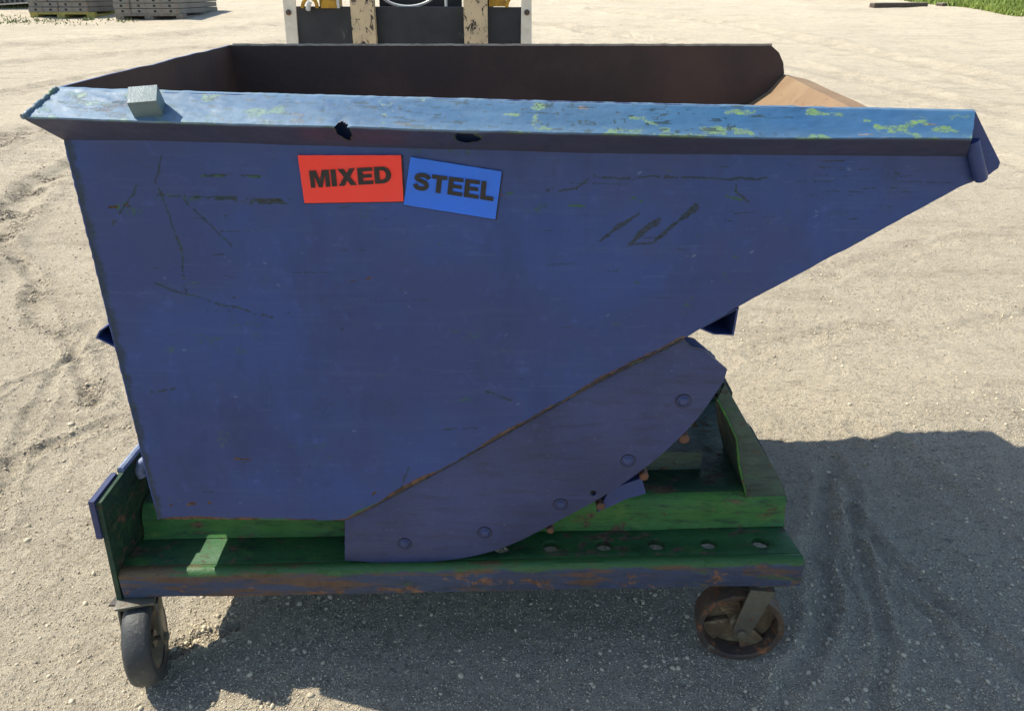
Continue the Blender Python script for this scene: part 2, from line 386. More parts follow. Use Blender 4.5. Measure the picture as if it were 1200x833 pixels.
# ------------------------------------------------------------------ ground
def poly_dist(x, y, pts):
    d = np.full(x.shape, 1e9)
    for (ax, ay), (bx, by) in zip(pts, pts[1:]):
        vx, vy = bx - ax, by - ay; L = vx * vx + vy * vy + 1e-12
        t = np.clip(((x - ax) * vx + (y - ay) * vy) / L, 0, 1)
        d = np.minimum(d, np.hypot(x - ax - t * vx, y - ay - t * vy))
    return d
def gpts(l): return [(atg(a, b).x, atg(a, b).y) for a, b in l]
RUTS = [  # pixel polyline, half width m, depth, roughness
    (gpts([(-60, 330), (0, 262), (40, 215), (95, 190), (140, 170)]), .10, .028, 1.4),
    (gpts([(-60, 200), (0, 168), (60, 150), (150, 120)]), .11, .024, 1.2),
    (gpts([(0, 272), (20, 310), (50, 360), (110, 470)]), .04, .014, .9),
    (gpts([(-20, 470), (60, 430), (130, 395)]), .02, .008, .2),
    (gpts([(965, 560), (955, 640), (930, 760), (915, 850)]), .030, .011, .10),
    (gpts([(985, 585), (1003, 680), (1020, 760), (1035, 850)]), .022, .011, .10),
    (gpts([(985, 610), (1060, 680), (1130, 745), (1230, 820)]), .030, .012, .12),
    (gpts([(990, 520), (1090, 580), (1220, 660)]), .032, .009, .1),
    (gpts([(1010, 640), (1090, 740), (1170, 850)]), .022, .008, .1),
    (gpts([(225, 755), (265, 735), (300, 720)]), .02, .010, 1.),
    (gpts([(-60, 120), (80, 95), (200, 78)]), .10, .02, .8),
    (gpts([(-40, 560), (60, 520), (130, 495)]), .03, .010, .5),
    (gpts([(0, 600), (20, 520), (60, 440), (100, 380)]), .03, .009, .4),
    (gpts([(880, 420), (1000, 390), (1250, 370)]), .05, .006, .3),
    (gpts([(930, 330), (1080, 290), (1250, 270)]), .06, .007, .25),
    (gpts([(700, 12), (860, 30), (1010, 60), (1250, 110)]), .20, .03, .3),
    (gpts([(640, 30), (860, 60), (1250, 150)]), .18, .025, .3),
    (gpts([(1250, 215), (1080, 150), (950, 105)]), .09, .015, .2),
    (gpts([(-60, 60), (120, 48), (330, 30)]), .20, .03, .5),
    (gpts([(-60, 80), (120, 66), (330, 50)]), .15, .025, .5),
]
def height(x, y):
    z = g_arr(x, y)
    near = np.exp(-np.maximum(y - 8, 0) / 6)
    z = z + (fbm(x * 1.3, y * 1.3, 3, 3) - .5) * .05 * sstep(2.2, 4.5, y) + (fbm(x * 5, y * 5, 9, 4) - .5) * .014
    z = z + (fbm(x * 30, y * 30, 21, 3) - .5) * .007 * near
    z = z + (fbm(x * 62, y * 62, 31, 2) - .5) * .0065 * near
    rough = np.zeros_like(x)
    wx = x + (fbm(x * 2.5, y * 2.5, 101, 3) - .5) * .16 + (fbm(x * 14, y * 14, 102, 2) - .5) * .03; wy = y + (fbm(x * 2.5, y * 2.5, 103, 3) - .5) * .16
    for pts, hw, dep, ro in RUTS:
        wob = (vn(x * 3, y * 3, 77) - .5) * hw
        d = poly_dist(wx, wy, pts) + wob
        z = z - dep * np.exp(-(d / hw) ** 2) + dep * .8 * np.exp(-((d - 1.7 * hw) / (.6 * hw)) ** 2)
        k = np.exp(-(d / (hw * 1.5)) ** 2); rough = np.maximum(rough, k * ro)
    rough = rough * sstep(.36, .62, fbm(x * 9, y * 9, 88, 3))
    z = z + rough * ((vn(x * 38, y * 38, 5) - .45) * .030 + (vn(x * 80, y * 80, 6) - .5) * .014)
    return z, rough
def make_ground():
    ys = [.35]
    while ys[-1] < 5.5: ys.append(ys[-1] + .0085 * max(.8, ys[-1] / 1.9))
    while ys[-1] < 22: ys.append(ys[-1] * 1.006)
    while ys[-1] < 400: ys.append(ys[-1] * 1.06)
    xs = [0]
    while xs[-1] < 2.2: xs.append(xs[-1] + .012)
    while xs[-1] < 14: xs.append(xs[-1] * 1.012)
    while xs[-1] < 400: xs.append(xs[-1] * 1.1)
    xs = np.array([-v for v in xs[:0:-1]] + xs); ys = np.array([-300, -100, -30, -10, -3, -1, 0] + ys)
    X, Y = np.meshgrid(xs, ys); Z, rough = height(X, Y)
    nx, ny = len(xs), len(ys)
    me = bpy.data.meshes.new('ground'); me.vertices.add(nx * ny)
    me.vertices.foreach_set('co', np.stack([X, Y, Z], -1).astype(np.float32).ravel())
    i = np.arange((nx - 1) * (ny - 1)); r, c = divmod(i, nx - 1); a = r * nx + c
    q = np.stack([a, a + 1, a + nx + 1, a + nx], -1).astype(np.int32)
    me.loops.add(q.size); me.loops.foreach_set('vertex_index', q.ravel())
    me.polygons.add(len(q)); me.polygons.foreach_set('loop_start', np.arange(0, q.size, 4, dtype=np.int32))
    me.update(calc_edges=True); me.polygons.foreach_set('use_smooth', [True] * len(q))
    at_ = me.color_attributes.new('wear_glare', 'FLOAT_COLOR', 'POINT')
    col = np.zeros((nx * ny, 4), np.float32); col[:, 0] = rough.ravel(); at_.data.foreach_set('color', col.ravel())
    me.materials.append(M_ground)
    o = bpy.data.objects.new('ground', me); C.collection.objects.link(o); structure(o)
    print('ground', nx * ny)
make_ground()
def hz(x, y): return float(height(np.array([float(x)]), np.array([float(y)]))[0][0])

def scatter_mesh(name, P, S, mat, base_v, base_f, rng, flat=.6):
    n = len(P); bv = np.array(base_v); bf = np.array(base_f)
    ang = rng.uniform(0, 2 * PI, n); ca, sa = np.cos(ang), np.sin(ang)
    V = np.repeat(bv[None], n, 0) * (1 + rng.uniform(-.3, .3, (n, len(bv), 3)))
    sx = S * rng.uniform(.8, 1.3, n); sy = S * rng.uniform(.6, 1.1, n); sz = S * rng.uniform(.35, .8, n) * flat / .6
    x = V[..., 0] * sx[:, None]; y = V[..., 1] * sy[:, None]; z = V[..., 2] * sz[:, None]
    V = np.stack([x * ca[:, None] - y * sa[:, None] + P[:, :1], x * sa[:, None] + y * ca[:, None] + P[:, 1:2], z + P[:, 2:3]], -1)
    F = (bf[None] + (np.arange(n) * len(bv))[:, None, None]).reshape(-1, bf.shape[1]).astype(np.int32)
    me = bpy.data.meshes.new(name); me.vertices.add(n * len(bv)); me.vertices.foreach_set('co', V.astype(np.float32).ravel())
    k = bf.shape[1]; me.loops.add(F.size); me.loops.foreach_set('vertex_index', F.ravel())
    me.polygons.add(len(F)); me.polygons.foreach_set('loop_start', np.arange(0, F.size, k, dtype=np.int32))
    me.update(calc_edges=True); me.materials.append(mat)
    o = bpy.data.objects.new(name, me); C.collection.objects.link(o); return o
t_ = (1 + 5 ** .5) / 2
ICO_V = [Vector(v).normalized() for v in ((-1, t_, 0), (1, t_, 0), (-1, -t_, 0), (1, -t_, 0), (0, -1, t_), (0, 1, t_), (0, -1, -t_), (0, 1, -t_), (t_, 0, -1), (t_, 0, 1), (-t_, 0, -1), (-t_, 0, 1))]
ICO_F = [(0, 11, 5), (0, 5, 1), (0, 1, 7), (0, 7, 10), (0, 10, 11), (1, 5, 9), (5, 11, 4), (11, 10, 2), (10, 7, 6), (7, 1, 8), (3, 9, 4), (3, 4, 2), (3, 2, 6), (3, 6, 8), (3, 8, 9), (4, 9, 5), (2, 4, 11), (6, 2, 10), (8, 6, 7), (9, 8, 1)]
def pebbles(name, n, smin, svar, pw, base_v, base_f, ymax, label, dk, bigf):
    rng = np.random.default_rng(3)
    y = .95 + rng.random(n) ** 1.5 * ymax; x = (rng.random(n) * 2 - 1) * (y * .85 + .4)
    z, rough = height(x, y)
    dens = dk + .35 * sstep(.45, .7, fbm(x * 1.5, y * 1.5, 55, 3)) + 3.0 * rough
    k = rng.random(n) < dens; x, y, z, rough = x[k], y[k], z[k], rough[k]
    s = smin + svar * rng.random(len(x)) ** pw + .0030 * rough * rng.random(len(x))
    big = rng.random(len(x)) < bigf; s[big] *= 1.8
    o = scatter_mesh(name, np.stack([x, y, z + s * .15], -1), s, M_stone, base_v, base_f, rng, .8)
    tag(o, label, 'gravel', kind='stuff'); print('pebbles', len(x))
OCT_V = [(1, 0, 0), (-1, 0, 0), (0, 1, 0), (0, -1, 0), (0, 0, 1), (0, 0, -1)]
OCT_F = [(0, 2, 4), (2, 1, 4), (1, 3, 4), (3, 0, 4), (2, 0, 5), (1, 2, 5), (3, 1, 5), (0, 3, 5)]
pebbles('grit', 420000, .0011, .0026, 2.2, OCT_V, OCT_F, 6.5, 'fine grit covering the sandy yard', .62, 0)
pebbles('gravel', 90000, .0020, .0062, 4.5, ICO_V, ICO_F, 9, 'loose pebbles scattered over the sandy yard', .10, .002)

# ------------------------------------------------------------------ hopper
YN = 1.455; YF = 2.58
HOP = thing('dump_hopper', (0, 2.0, 0), 'large blue self dumping steel hopper on a green wheeled base in the sunny yard', 'dumpster')
def dist_px(X, Z, Y, pts):
    q = [(at(a, b, Y).x, at(a, b, Y).z) for a, b in pts]
    return poly_dist(X, Z, q)
PXM = 1 / .00164   # about px per metre on the near side
def interp_px(poly, s): 
    ss = [p[0] for p in poly]
    return np.interp(s, ss, [p[1] for p in poly]), np.interp(s, ss, [p[2] for p in poly])
def side_panel():
    ns, nt_ = 640, 340
    top = [(0, 60, 105), (.93, 1143, 131), (.95, 1150, 146), (.97, 1158, 162), (1, 1172, 190)]
    bpx = [(185, 608), (300, 610), (405, 609), (420, 602), (455, 583), (520, 548), (600, 503), (700, 447), (800, 397), (865, 360), (1000, 287), (1125, 219)]
    bot = [((p[0] - 185) / 940 * .93, *p) for p in bpx] + [(.955, 1141, 213), (.98, 1157, 206), (1, 1170, 197)]
    s = np.linspace(0, 1, ns)
    tx, ty = interp_px(top, s); bx, by = interp_px(bot, s)
    T = np.array([at(a, b, YN)[:] for a, b in zip(tx, ty)]); B = np.array([at(a, b, YN)[:] for a, b in zip(bx, by)])
    B[:, 2] += (fbm(s * 60, s * 0, 8, 3) - .5) * .003
    t = np.linspace(0, 1, nt_)[:, None, None]
    V = B[None] * (1 - t) + T[None] * t
    X, Z = V[..., 0], V[..., 2]
    dent = (fbm(X * 3, Z * 3, 40, 3) - .5) * .010 + (fbm(X * 12, Z * 12, 44, 3) - .5) * .003
    edge = np.minimum(1, np.minimum(s, 1 - s)[None] * 20)
    V[..., 1] += dent * edge
    W = np.zeros((nt_, ns, 4), np.float32)
    Xw = X + (fbm(X * 22, Z * 22, 64, 3) - .5) * .010 + (fbm(X * 90, Z * 90, 65, 2) - .5) * .004; Zw = Z + (fbm(X * 22, Z * 22, 66, 3) - .5) * .010 + (fbm(X * 90, Z * 90, 67, 2) - .5) * .004
    D = lambda pts: dist_px(X, Z, YN, pts) * PXM
    DW = lambda pts: dist_px(Xw, Zw, YN, pts) * PXM
    n1 = fbm(X * 60, Z * 60, 60, 3); n2 = fbm(X * 200, Z * 200, 62, 2); nl = fbm(X * 9, Z * 9, 61, 3)
    def stroke(ch, pts, wpx, amt=1., brk=0., warp=False):
        d = (DW if warp else D)(pts) + (n1 - .5) * wpx * 1.2 + (n2 - .5) * 1.2
        m = (1 - sstep(wpx * .45, wpx * .8 + .6, d)) * amt
        if brk: m = m * sstep(brk - .1, brk + .1, n1)
        W[..., ch] = np.maximum(W[..., ch], m)
    # marker like strokes
    for a, b, wd in (((703, 283), (728, 264), 3), ((728, 264), (750, 250), 2.5), ((738, 287), (756, 270), 4.5), ((756, 270), (772, 257), 5), ((738, 287), (766, 284), 2.2), ((766, 284), (786, 266), 3), ((786, 266), (815, 243), 4.2)):
        stroke(0, [a, b], wd * 1.4, .60); stroke(2, [a, b], wd * 1.4, .44, .1)
    # dark green vine like scratches
    vines = [[(190, 182), (183, 212), (198, 250), (214, 300), (218, 345)], [(218, 345), (182, 331)], [(218, 345), (320, 373)], [(214, 230), (245, 262), (271, 288)],
             [(640, 223), (675, 222), (694, 208), (760, 208), (900, 209)], [(185, 229), (250, 232), (345, 234)], [(130, 262), (148, 240), (164, 216)], [(470, 572), (480, 548)],
             [(865, 210), (862, 225), (880, 238)], [(178, 460), (205, 456)], [(570, 458), (600, 470)], [(240, 206), (305, 207)], [(560, 500), (520, 503)]]
    for v in vines:
        stroke(0, v, 1.7, .66, .30, True); stroke(0, v, 6, .28, .3, True); stroke(1, v, 2.4, .6, .54, True); stroke(0, [(a + 2, b + 3) for a, b in v], 4.5, .3, .5, True)
    stroke(0, [(255, 234), (335, 237)], 4.5, .9, .4, True); stroke(2, [(300, 236), (345, 233)], 3, 1, .5)
    stroke(2, [(128, 243), (150, 240)], 2.5, 1, .5); stroke(1, [(138, 243), (150, 237)], 3.5, 1, .45)
    stroke(1, [(228, 206), (305, 207)], 2, .9, .5); stroke(2, [(262, 205), (282, 206)], 2, .9, .45)
    stroke(1, [(655, 240), (685, 242)], 3, .8, .5); stroke(1, [(738, 231), (765, 240)], 4, .7, .55); stroke(1, [(820, 230), (850, 230), (885, 238)], 3.5, .7, .5)
    stroke(1, [(590, 228), (610, 224)], 2.5, .8, .5); stroke(2, [(586, 226), (590, 234)], 4, 1, .45)
    stroke(2, [(275, 538), (293, 539)], 2, 1, .35); stroke(2, [(200, 592), (245, 590)], 6, .8, .55); stroke(2, [(405, 332), (438, 325)], 1.5, .7, .4)
    stroke(2, [(448, 570), (405, 603)], 3.0, .7, .45)
    for a, b, L in ((401, 170, 60), (548, 180, 40), (262, 240, 50), (330, 240, 45), (150, 246, 60), (700, 180, 40), (905, 190, 30), (612, 235, 50)):
        stroke(0, [(a, b), (a + 3, b + L)], 2.6, .30, .38, True)
    for a, b in ((420, 430), (505, 300), (655, 300), (300, 470), (745, 330), (900, 260), (560, 395), (240, 420)):
        stroke(1, [(a, b), (a + 5, b + 3)], 2.2, .55, .5); stroke(0, [(a - 8, b + 2), (a + 16, b - 1)], 2.0, .4, .5)
    rnd = random.Random(8)
    for k in range(260):
        a = rnd.uniform(110, 1080); L = rnd.choice([6, 10, 18, 30, 60]) * rnd.uniform(.6, 1.4)
        top_ = 185; bt = 600 if a < 400 else 600 - (a - 400) * .56
        b = rnd.uniform(top_, bt)
        q = [(a, b), (a + L, b + rnd.uniform(-2, 2))]
        if rnd.random() < .6: stroke(0, q, rnd.uniform(.5, 1.1), rnd.uniform(.35, .8), .4)
        else: stroke(3, q, .5, rnd.uniform(.08, .25), .42)
    for k in range(150):
        a = rnd.uniform(110, 1000); bt = 600 if a < 400 else 590 - (a - 400) * .56; b = rnd.uniform(190, max(bt, 200))
        stroke(rnd.choice([0, 0, 3, 1]), [(a, b), (a + rnd.uniform(1, 4), b + rnd.uniform(-2, 2))], rnd.uniform(.5, 1.2), rnd.uniform(.3, .7))
    # edges
    dl = D([(60, 105), (185, 608)]); W[..., 0] = np.maximum(W[..., 0], (1 - sstep(2, 20, dl + (n1 - .5) * 10)) * .62)
    W[..., 2] = np.maximum(W[..., 2], (1 - sstep(1, 6, dl + (nl - .3) * 14)) * .35)
    db = D([(185, 608), (405, 609), (455, 583), (600, 503), (700, 447), (800, 397)])
    W[..., 2] = np.maximum(W[..., 2], (1 - sstep(.5, 6, db + (nl - .35) * 12)) * .85)
    W[..., 1] = np.maximum(W[..., 1], (1 - sstep(0, 5, db + (fbm(X * 14, Z * 14, 90, 3) - .35) * 16)) * .8)
    # broad dull smudges
    for (a, b, r_) in ((840, 205, 40), (1060, 200, 60), (330, 560, 70), (450, 470, 60), (230, 580, 50), (380, 480, 40)):
        p = at(a, b, YN); dd = np.hypot((X - p.x), (Z - p.z)) * PXM
        W[..., 0] = np.maximum(W[..., 0], (1 - sstep(.3 * r_, r_, dd)) * .35 * sstep(.35, .65, nl))
    # dull bands under the rim and along the lower edge, faint sideways scuffing
    tt = np.broadcast_to(np.linspace(0, 1, nt_)[:, None], X.shape)
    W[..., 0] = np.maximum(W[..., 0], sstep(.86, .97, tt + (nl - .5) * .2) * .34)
    W[..., 0] = np.maximum(W[..., 0], sstep(.57, .75, fbm(X * 5, Z * 70, 95, 4)) * .13)
    W[..., 3] = np.maximum(W[..., 3], sstep(.60, .78, fbm(X * 6, Z * 110, 96, 4)) * .05)
    W[..., 1] = np.maximum(W[..., 1], sstep(.66, .8, fbm(X * 14, Z * 34, 97, 5)) * .42)
    nv = ns * nt_
    back = np.concatenate([B, T]); back[:, 1] += .007
    verts = np.concatenate([V.reshape(-1, 3), back])
    F = []; mi = []
    i = np.arange((ns - 1) * (nt_ - 1)); r, c = divmod(i, ns - 1); a = r * ns + c
    F = np.stack([a, a + 1, a + ns + 1, a + ns], -1).tolist(); mi = [0] * len(F)
    for k in range(ns - 1):
        F.append([nv + k, nv + ns + k, nv + ns + k + 1, nv + k + 1]); mi.append(1)
        F.append([k, nv + k, nv + k + 1, k + 1]); mi.append(0)
        j = (nt_ - 1) * ns; F.append([j + k, j + k + 1, nv + ns + k + 1, nv + ns + k]); mi.append(0)
    F.append([nv, *[r * ns for r in range(nt_)], nv + ns][::-1]); mi.append(0)
    F.append([nv + ns - 1, *[r * ns + ns - 1 for r in range(nt_)], nv + 2 * ns - 1]); mi.append(0)
    off = wloc(HOP)
    me = bpy.data.meshes.new('side_panel'); me.from_pydata((verts - np.array(off)).tolist(), [], F)
    me.materials.append(M_panel); me.materials.append(M_inner); me.polygons.foreach_set('material_index', mi)
    sm = np.zeros(len(F), bool); sm[:(ns - 1) * (nt_ - 1)] = True; me.polygons.foreach_set('use_smooth', sm)
    ca = me.color_attributes.new('wear_glare', 'FLOAT_COLOR', 'POINT')
    full = np.zeros((len(verts), 4), np.float32); full[:nv] = W.reshape(-1, 4); ca.data.foreach_set('color', full.ravel())
    o = bpy.data.objects.new('side_panel', me); C.collection.objects.link(o); o.parent = HOP
    o['label'] = 'scratched blue side panel facing the viewer'
    return T, B
T_, B_ = side_panel()
# far side panel: same outline at the far plane, sized to the far rim
def far(p):  # near-plane point to its counterpart on the far plane
    if p.x > .9: q = at(945, 93, YF); return Vector((q.x, YF, q.z + (p.z - 1.301) * 0))
    f = (p.x + .82) / 1.67
    zt = 1.436 * (1 - f) + 1.396 * f
    ztf = 1.433
    z = p.z + (ztf - zt) * max(0, min(1, (p.z - .5) / .9))
    return Vector((-.872 + f * 1.688, YF, z))
outl = [at(60, 105, YN), at(1143, 131, YN), at(1150, 146, YN), at(1158, 162, YN), at(1172, 190, YN), at(1168, 197, YN), at(1125, 219, YN), at(865, 360, YN), at(600, 503, YN), at(405, 609, YN), at(185, 608, YN)]
fo = [far(p) for p in outl]
for k, (a, b) in zip((1, 2, 3, 4, 5), ((903, 53), (913, 62), (918, 74), (919, 86), (917, 92))): fo[k] = at(a, b, YF)
bm = bmesh.new(); prism(bm, fo, (0, .007, 0)); o = bm_obj('side_panel', bm, [M_inner], HOP)
o['label'] = 'dark brown inner face of the far side panel'
# back wall, bottom and chute floor
def strip(name, poly, mats, thick, side):
    """sheet spanning near to far along a polyline of near-plane points"""
    bm = bmesh.new(); n = 14
    A = []; 
    for p in poly:
        p, q = p if isinstance(p, tuple) else (p, far(p)); p2 = Vector((p.x, YN + .0075, p.z)); q2 = Vector((q.x, YF - .0005, q.z))
        A.append([p2.lerp(q2, k / n) + Vector((0, 0, random.uniform(-.0015, .0015))) for k in range(n + 1)])
    vs = [[bm.verts.new(v) for v in row] for row in A]
    for i in range(len(A) - 1):
        for k in range(n): bm.faces.new((vs[i][k], vs[i + 1][k], vs[i + 1][k + 1], vs[i][k + 1]))
    bmesh.ops.recalc_face_normals(bm, faces=bm.faces)
    bm.normal_update()
    up = sum((f.normal.dot(side) for f in bm.faces))
    if up < 0: bmesh.ops.reverse_faces(bm, faces=bm.faces)
    bm.normal_update()
    top = list(bm.faces)
    for f in top: f.material_index = 0
    g = bmesh.ops.duplicate(bm, geom=list(bm.verts) + list(bm.edges) + list(bm.faces))
    nv = [e for e in g['geom'] if isinstance(e, bmesh.types.BMVert)]; nf = [e for e in g['geom'] if isinstance(e, bmesh.types.BMFace)]
    vm = g['vert_map']
    be = [e for e in bm.edges if len(e.link_faces) == 1 and e.verts[0] not in set(nv)]
    norm = {v: v.normal.copy() for v in vm if v not in set(nv)}
    bmesh.ops.reverse_faces(bm, faces=nf)
    for v in norm: vm[v].co = v.co - norm[v] * thick
    for f in nf: f.material_index = 1
    for e in be:
        a, b = e.verts
        try: f = bm.faces.new((a, b, vm[b], vm[a])); f.material_index = 1
        except ValueError: pass
    off = wloc(HOP); me = bpy.data.meshes.new(name)
    for v in bm.verts: v.co -= off
    bmesh.ops.recalc_face_normals(bm, faces=bm.faces)
    bm.to_mesh(me); bm.free()
    for m in mats: me.materials.append(m)
    o = bpy.data.objects.new(name, me); C.collection.objects.link(o); o.parent = HOP; return o
tl = at(60, 105, YN); bl = at(185, 608, YN); bmid = at(405, 609, YN)
strip('back_wall', [Vector((tl.x + .002, 0, tl.z)), Vector((bl.x + .002, 0, bl.z + .004))], [M_inner, M_blue], .006, Vector((1, 0, 0)))
lip = at(1170, 194, YN)
fl = [Vector((bl.x + .004, 0, bl.z + .003)), Vector((bmid.x, 0, bmid.z + .003))]
o = strip('bottom_plate', fl, [M_inner, M_blue], .006, Vector((0, 0, 1)))
cp = [(405, 609), (455, 583), (600, 503), (700, 447), (800, 397), (865, 360), (1000, 287), (1125, 219)]
o = strip('chute_floor', [at(a, b, YN) + Vector((0, 0, .004)) for a, b in cp] + [(at(1150, 206, YN) + Vector((0, 0, .006)), at(919, 87.5, YF)), (at(1170, 194, YN), at(946, 93, YF))], [M_floor, M_blue], .006, Vector((-.5, 0, 1)))
o['label'] = 'dusty orange rusted chute floor inside the hopper'
# weld bead along the slanted edge
bm = bmesh.new(); pts = []
for i in range(150):
    f = i / 149; px_ = 407 + f * (800 - 407); py_ = np.interp(px_, [405, 455, 520, 600, 700, 800], [609, 583, 548, 503, 447, 397])
    p = at(px_, py_ + random.uniform(-.8, .8), YN + .001); pts.append(p)
tube(bm, pts, .0032, 6, .35); bm_obj('weld_bead', bm, M_rustedge, HOP, auto=80)
bm = bmesh.new(); pts = []
for i in range(90):
    f = i / 89; pts.append(at(76.6 + f * 109.4 + random.uniform(-.3, .3), 167 + f * 441, YN + .002))
tube(bm, pts, .0026, 6, .3); bm_obj('weld_bead', bm, M_blue, HOP, auto=80)

# rims
def rim(name, Y, sgn, holes, mat, x0=None):
    nx, n1, n2 = 620, 26, 16
    fx = np.linspace(0, 1, nx)
    P = .08
    # boundary lines in px on their own planes
    if sgn < 0:
        inn = np.array([at(a, b, Y)[:] for a, b in zip(66 + fx * 1077, np.interp(66 + fx * 1077, [66, 250, 700, 1143], [103.5, 109, 121, 130]))])
        cr = np.array([at(a, b, Y - P)[:] for a, b in zip(26 + fx * 1113, np.interp(26 + fx * 1113, [26, 155, 540, 900, 1140], [138, 143, 154, 163, 163.5]))])
        lo = np.array([at(a, b, Y - .0005)[:] for a, b in zip(74 + fx * 1058, np.interp(74 + fx * 1058, [74, 300, 700, 1130], [164, 169, 180, 184]))])
    else:
        inn = np.stack([-.872 + fx * 1.684, 0 * fx + Y + .007, 1.4335 - 0 * fx], -1)
        cr = np.stack([-.90 + fx * 1.70, 0 * fx + Y + P, 1.385 - 0 * fx], -1)
        lo = np.stack([-.872 + fx * 1.684, 0 * fx + Y + .0075, 1.335 - 0 * fx], -1)
    rows = []
    inn2 = inn.copy(); inn2[:, 1] -= sgn * .008; inn2[:, 2] += .001
    rows.append(inn2 - np.array([0, 0, .006])); rows.append(inn2)
    for k in range(n1): rows.append(inn * (1 - k / n1) + cr * (k / n1))
    for k in range(n2 + 1): rows.append(cr * (1 - k / n2) + lo * (k / n2))
    V = np.array(rows); nr = len(V)
    kk = np.arange(nr)
    # rounded crease and dents
    rk = 2 + n1; V[rk, :, 1] -= sgn * .003; V[rk, :, 2] -= .0005
    X = V[..., 0]; U = np.repeat(kk[:, None] * .0055, nx, 1)
    inside = sstep(2, 6, kk)[:, None] * (1 - sstep(nr - 6, nr - 1, kk))[:, None]
    dn = (fbm(X * 7, U * 12, 70, 3) - .5) * .0035 + (fbm(X * 45, U * 60, 71, 4) - .5) * .0018
    # long gouges
    V[..., 2] += dn * inside; V[..., 1] += sgn * dn * inside * .6
    topw = (fbm(fx * 70, fx * 0, 74, 4) - .5)[None] * .0025 * (1 - sstep(2, 7, kk))[:, None]; V[..., 2] += topw
    W = np.zeros((nr, nx, 4), np.float32)
    nn = fbm(X * 22, U * 26, 75, 4)
    right = sstep(-.35, .25, X)
    edge = np.exp(-((kk - rk) / 6.) ** 2)[:, None]
    pt = fbm(X * 4, U * 5, 85, 3); W[..., 1] = sstep(.56, .74, nn + edge * .10 * right + right * .05 + (pt - .5) * .35 - .05) * (kk < rk + 2)[:, None] * .62
    W[..., 2] = sstep(.62, .76, fbm(X * 16, U * 30, 78, 4)) * .55 * (kk < rk)[:, None]
    pa = sstep(.4, .65, fbm(X * 3, U * 6, 120, 2)); W[..., 0] = np.maximum(W[..., 0], (kk < rk)[:, None] * np.maximum(sstep(.63, .72, fbm(X * 30, U * 120, 121, 3)), sstep(.66, .74, fbm(X * 110, U * 60, 122, 3))) * .7 * (.45 + .55 * pa))
    W[..., 3] = np.clip(sstep(.40, -.85, X) * 1.05 * (kk <= rk)[:, None] * (.6 + .4 * sstep(.35, .6, fbm(X * 8, U * 20, 79, 4))) + np.exp(-((kk - 1.5) / 1.0) ** 2)[:, None] * .8 + edge * .25 * (kk <= rk)[:, None], 0, 1)  # sky glare painted in as a pale tint growing leftwards; edges paler too
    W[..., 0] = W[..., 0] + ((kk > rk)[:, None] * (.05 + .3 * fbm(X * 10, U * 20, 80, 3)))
    F = []; mi = []
    kill = np.zeros((nr, nx), bool)
    for (px_, py_, wx, wy) in holes:
        p = at(px_, py_, Y - P * .9)
        c = int(np.argmin(abs(cr[:, 0] - p.x)))
        yy, xx = np.mgrid[0:nr, 0:nx]
        e = ((X - p.x) / wx) ** 2 + ((yy - (rk + wy[0])) / wy[1]) ** 2 + (vn(xx * .35, yy * .6, 91) - .5) * .7
        kill |= e < 1
        ring = (e < 1.9) & (e >= 1); W[..., 2] = np.where(ring & (e < 1.35), .5, W[..., 2]); W[..., 1] = np.where(ring & (yy > rk), .7, W[..., 1]); V[..., 2] -= np.exp(-np.maximum(e, 0)) * .005
    for r in range(nr - 1):
        for c in range(nx - 1):
            if kill[r, c] or kill[r + 1, c + 1]: continue
            a = r * nx + c; F.append((a, a + 1, a + nx + 1, a + nx) if sgn < 0 else (a, a + nx, a + nx + 1, a + 1))
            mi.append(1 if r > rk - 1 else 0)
    if sgn > 0: W[...] = 0; W[:6, :, 3] = 1.2
    ends = [[r * nx for r in range(2, nr)], [r * nx + nx - 1 for r in range(2, nr)][::-1]]
    for e in ends: F.append(e if sgn > 0 else e[::-1]); mi.append(1)
    me = bpy.data.meshes.new(name); me.from_pydata((V.reshape(-1, 3) - np.array(wloc(HOP))).tolist(), [], F)
    me.materials.append(mat); me.materials.append(M_under); me.polygons.foreach_set('material_index', mi)
    me.polygons.foreach_set('use_smooth', [True] * len(F)); me.set_sharp_from_angle(angle=R(50))
    ca = me.color_attributes.new('wear_glare', 'FLOAT_COLOR', 'POINT'); ca.data.foreach_set('color', W.reshape(-1, 4).ravel())
    o = bpy.data.objects.new(name, me); C.collection.objects.link(o); o.parent = HOP
    return o
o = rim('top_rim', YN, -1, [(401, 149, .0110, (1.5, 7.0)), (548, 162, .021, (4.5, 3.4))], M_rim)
o['label'] = 'bright chipped blue near rim with two torn holes'
RIM = o
rim('top_rim', YF, 1, [], simple('dusty_far_rim', (.42, .38, .31), (.30, .26, .21), 30))['label'] = 'dark far rim of the hopper opening'
bm = bmesh.new()   # bead on mitred rim end
a = at(66, 104, YN - .002); b = at(27, 138, YN - .081)
tube(bm, [a.lerp(b, k / 44) + Vector((random.uniform(-.0012, .0012), 0, random.uniform(-.001, .002))) for k in range(45)], .0042, 8, .3)
o = bm_obj('weld_bead', bm, M_nub, RIM, auto=80)
# stop block on rim
c = at(175, 124, YN - .055)
bm = bmesh.new(); Mx = Matrix.Translation(c + Vector((-.002, -.004, .004))) @ Matrix.Rotation(R(36), 4, 'X') @ Matrix.Rotation(R(3), 4, 'Y') @ Matrix.Rotation(R(10), 4, 'Z')
box(bm, -.024, .024, -.019, .019, -.020, .022, Mx); bm_obj('stop_block', bm, M_nub, HOP, bevel=.004, seg=3)

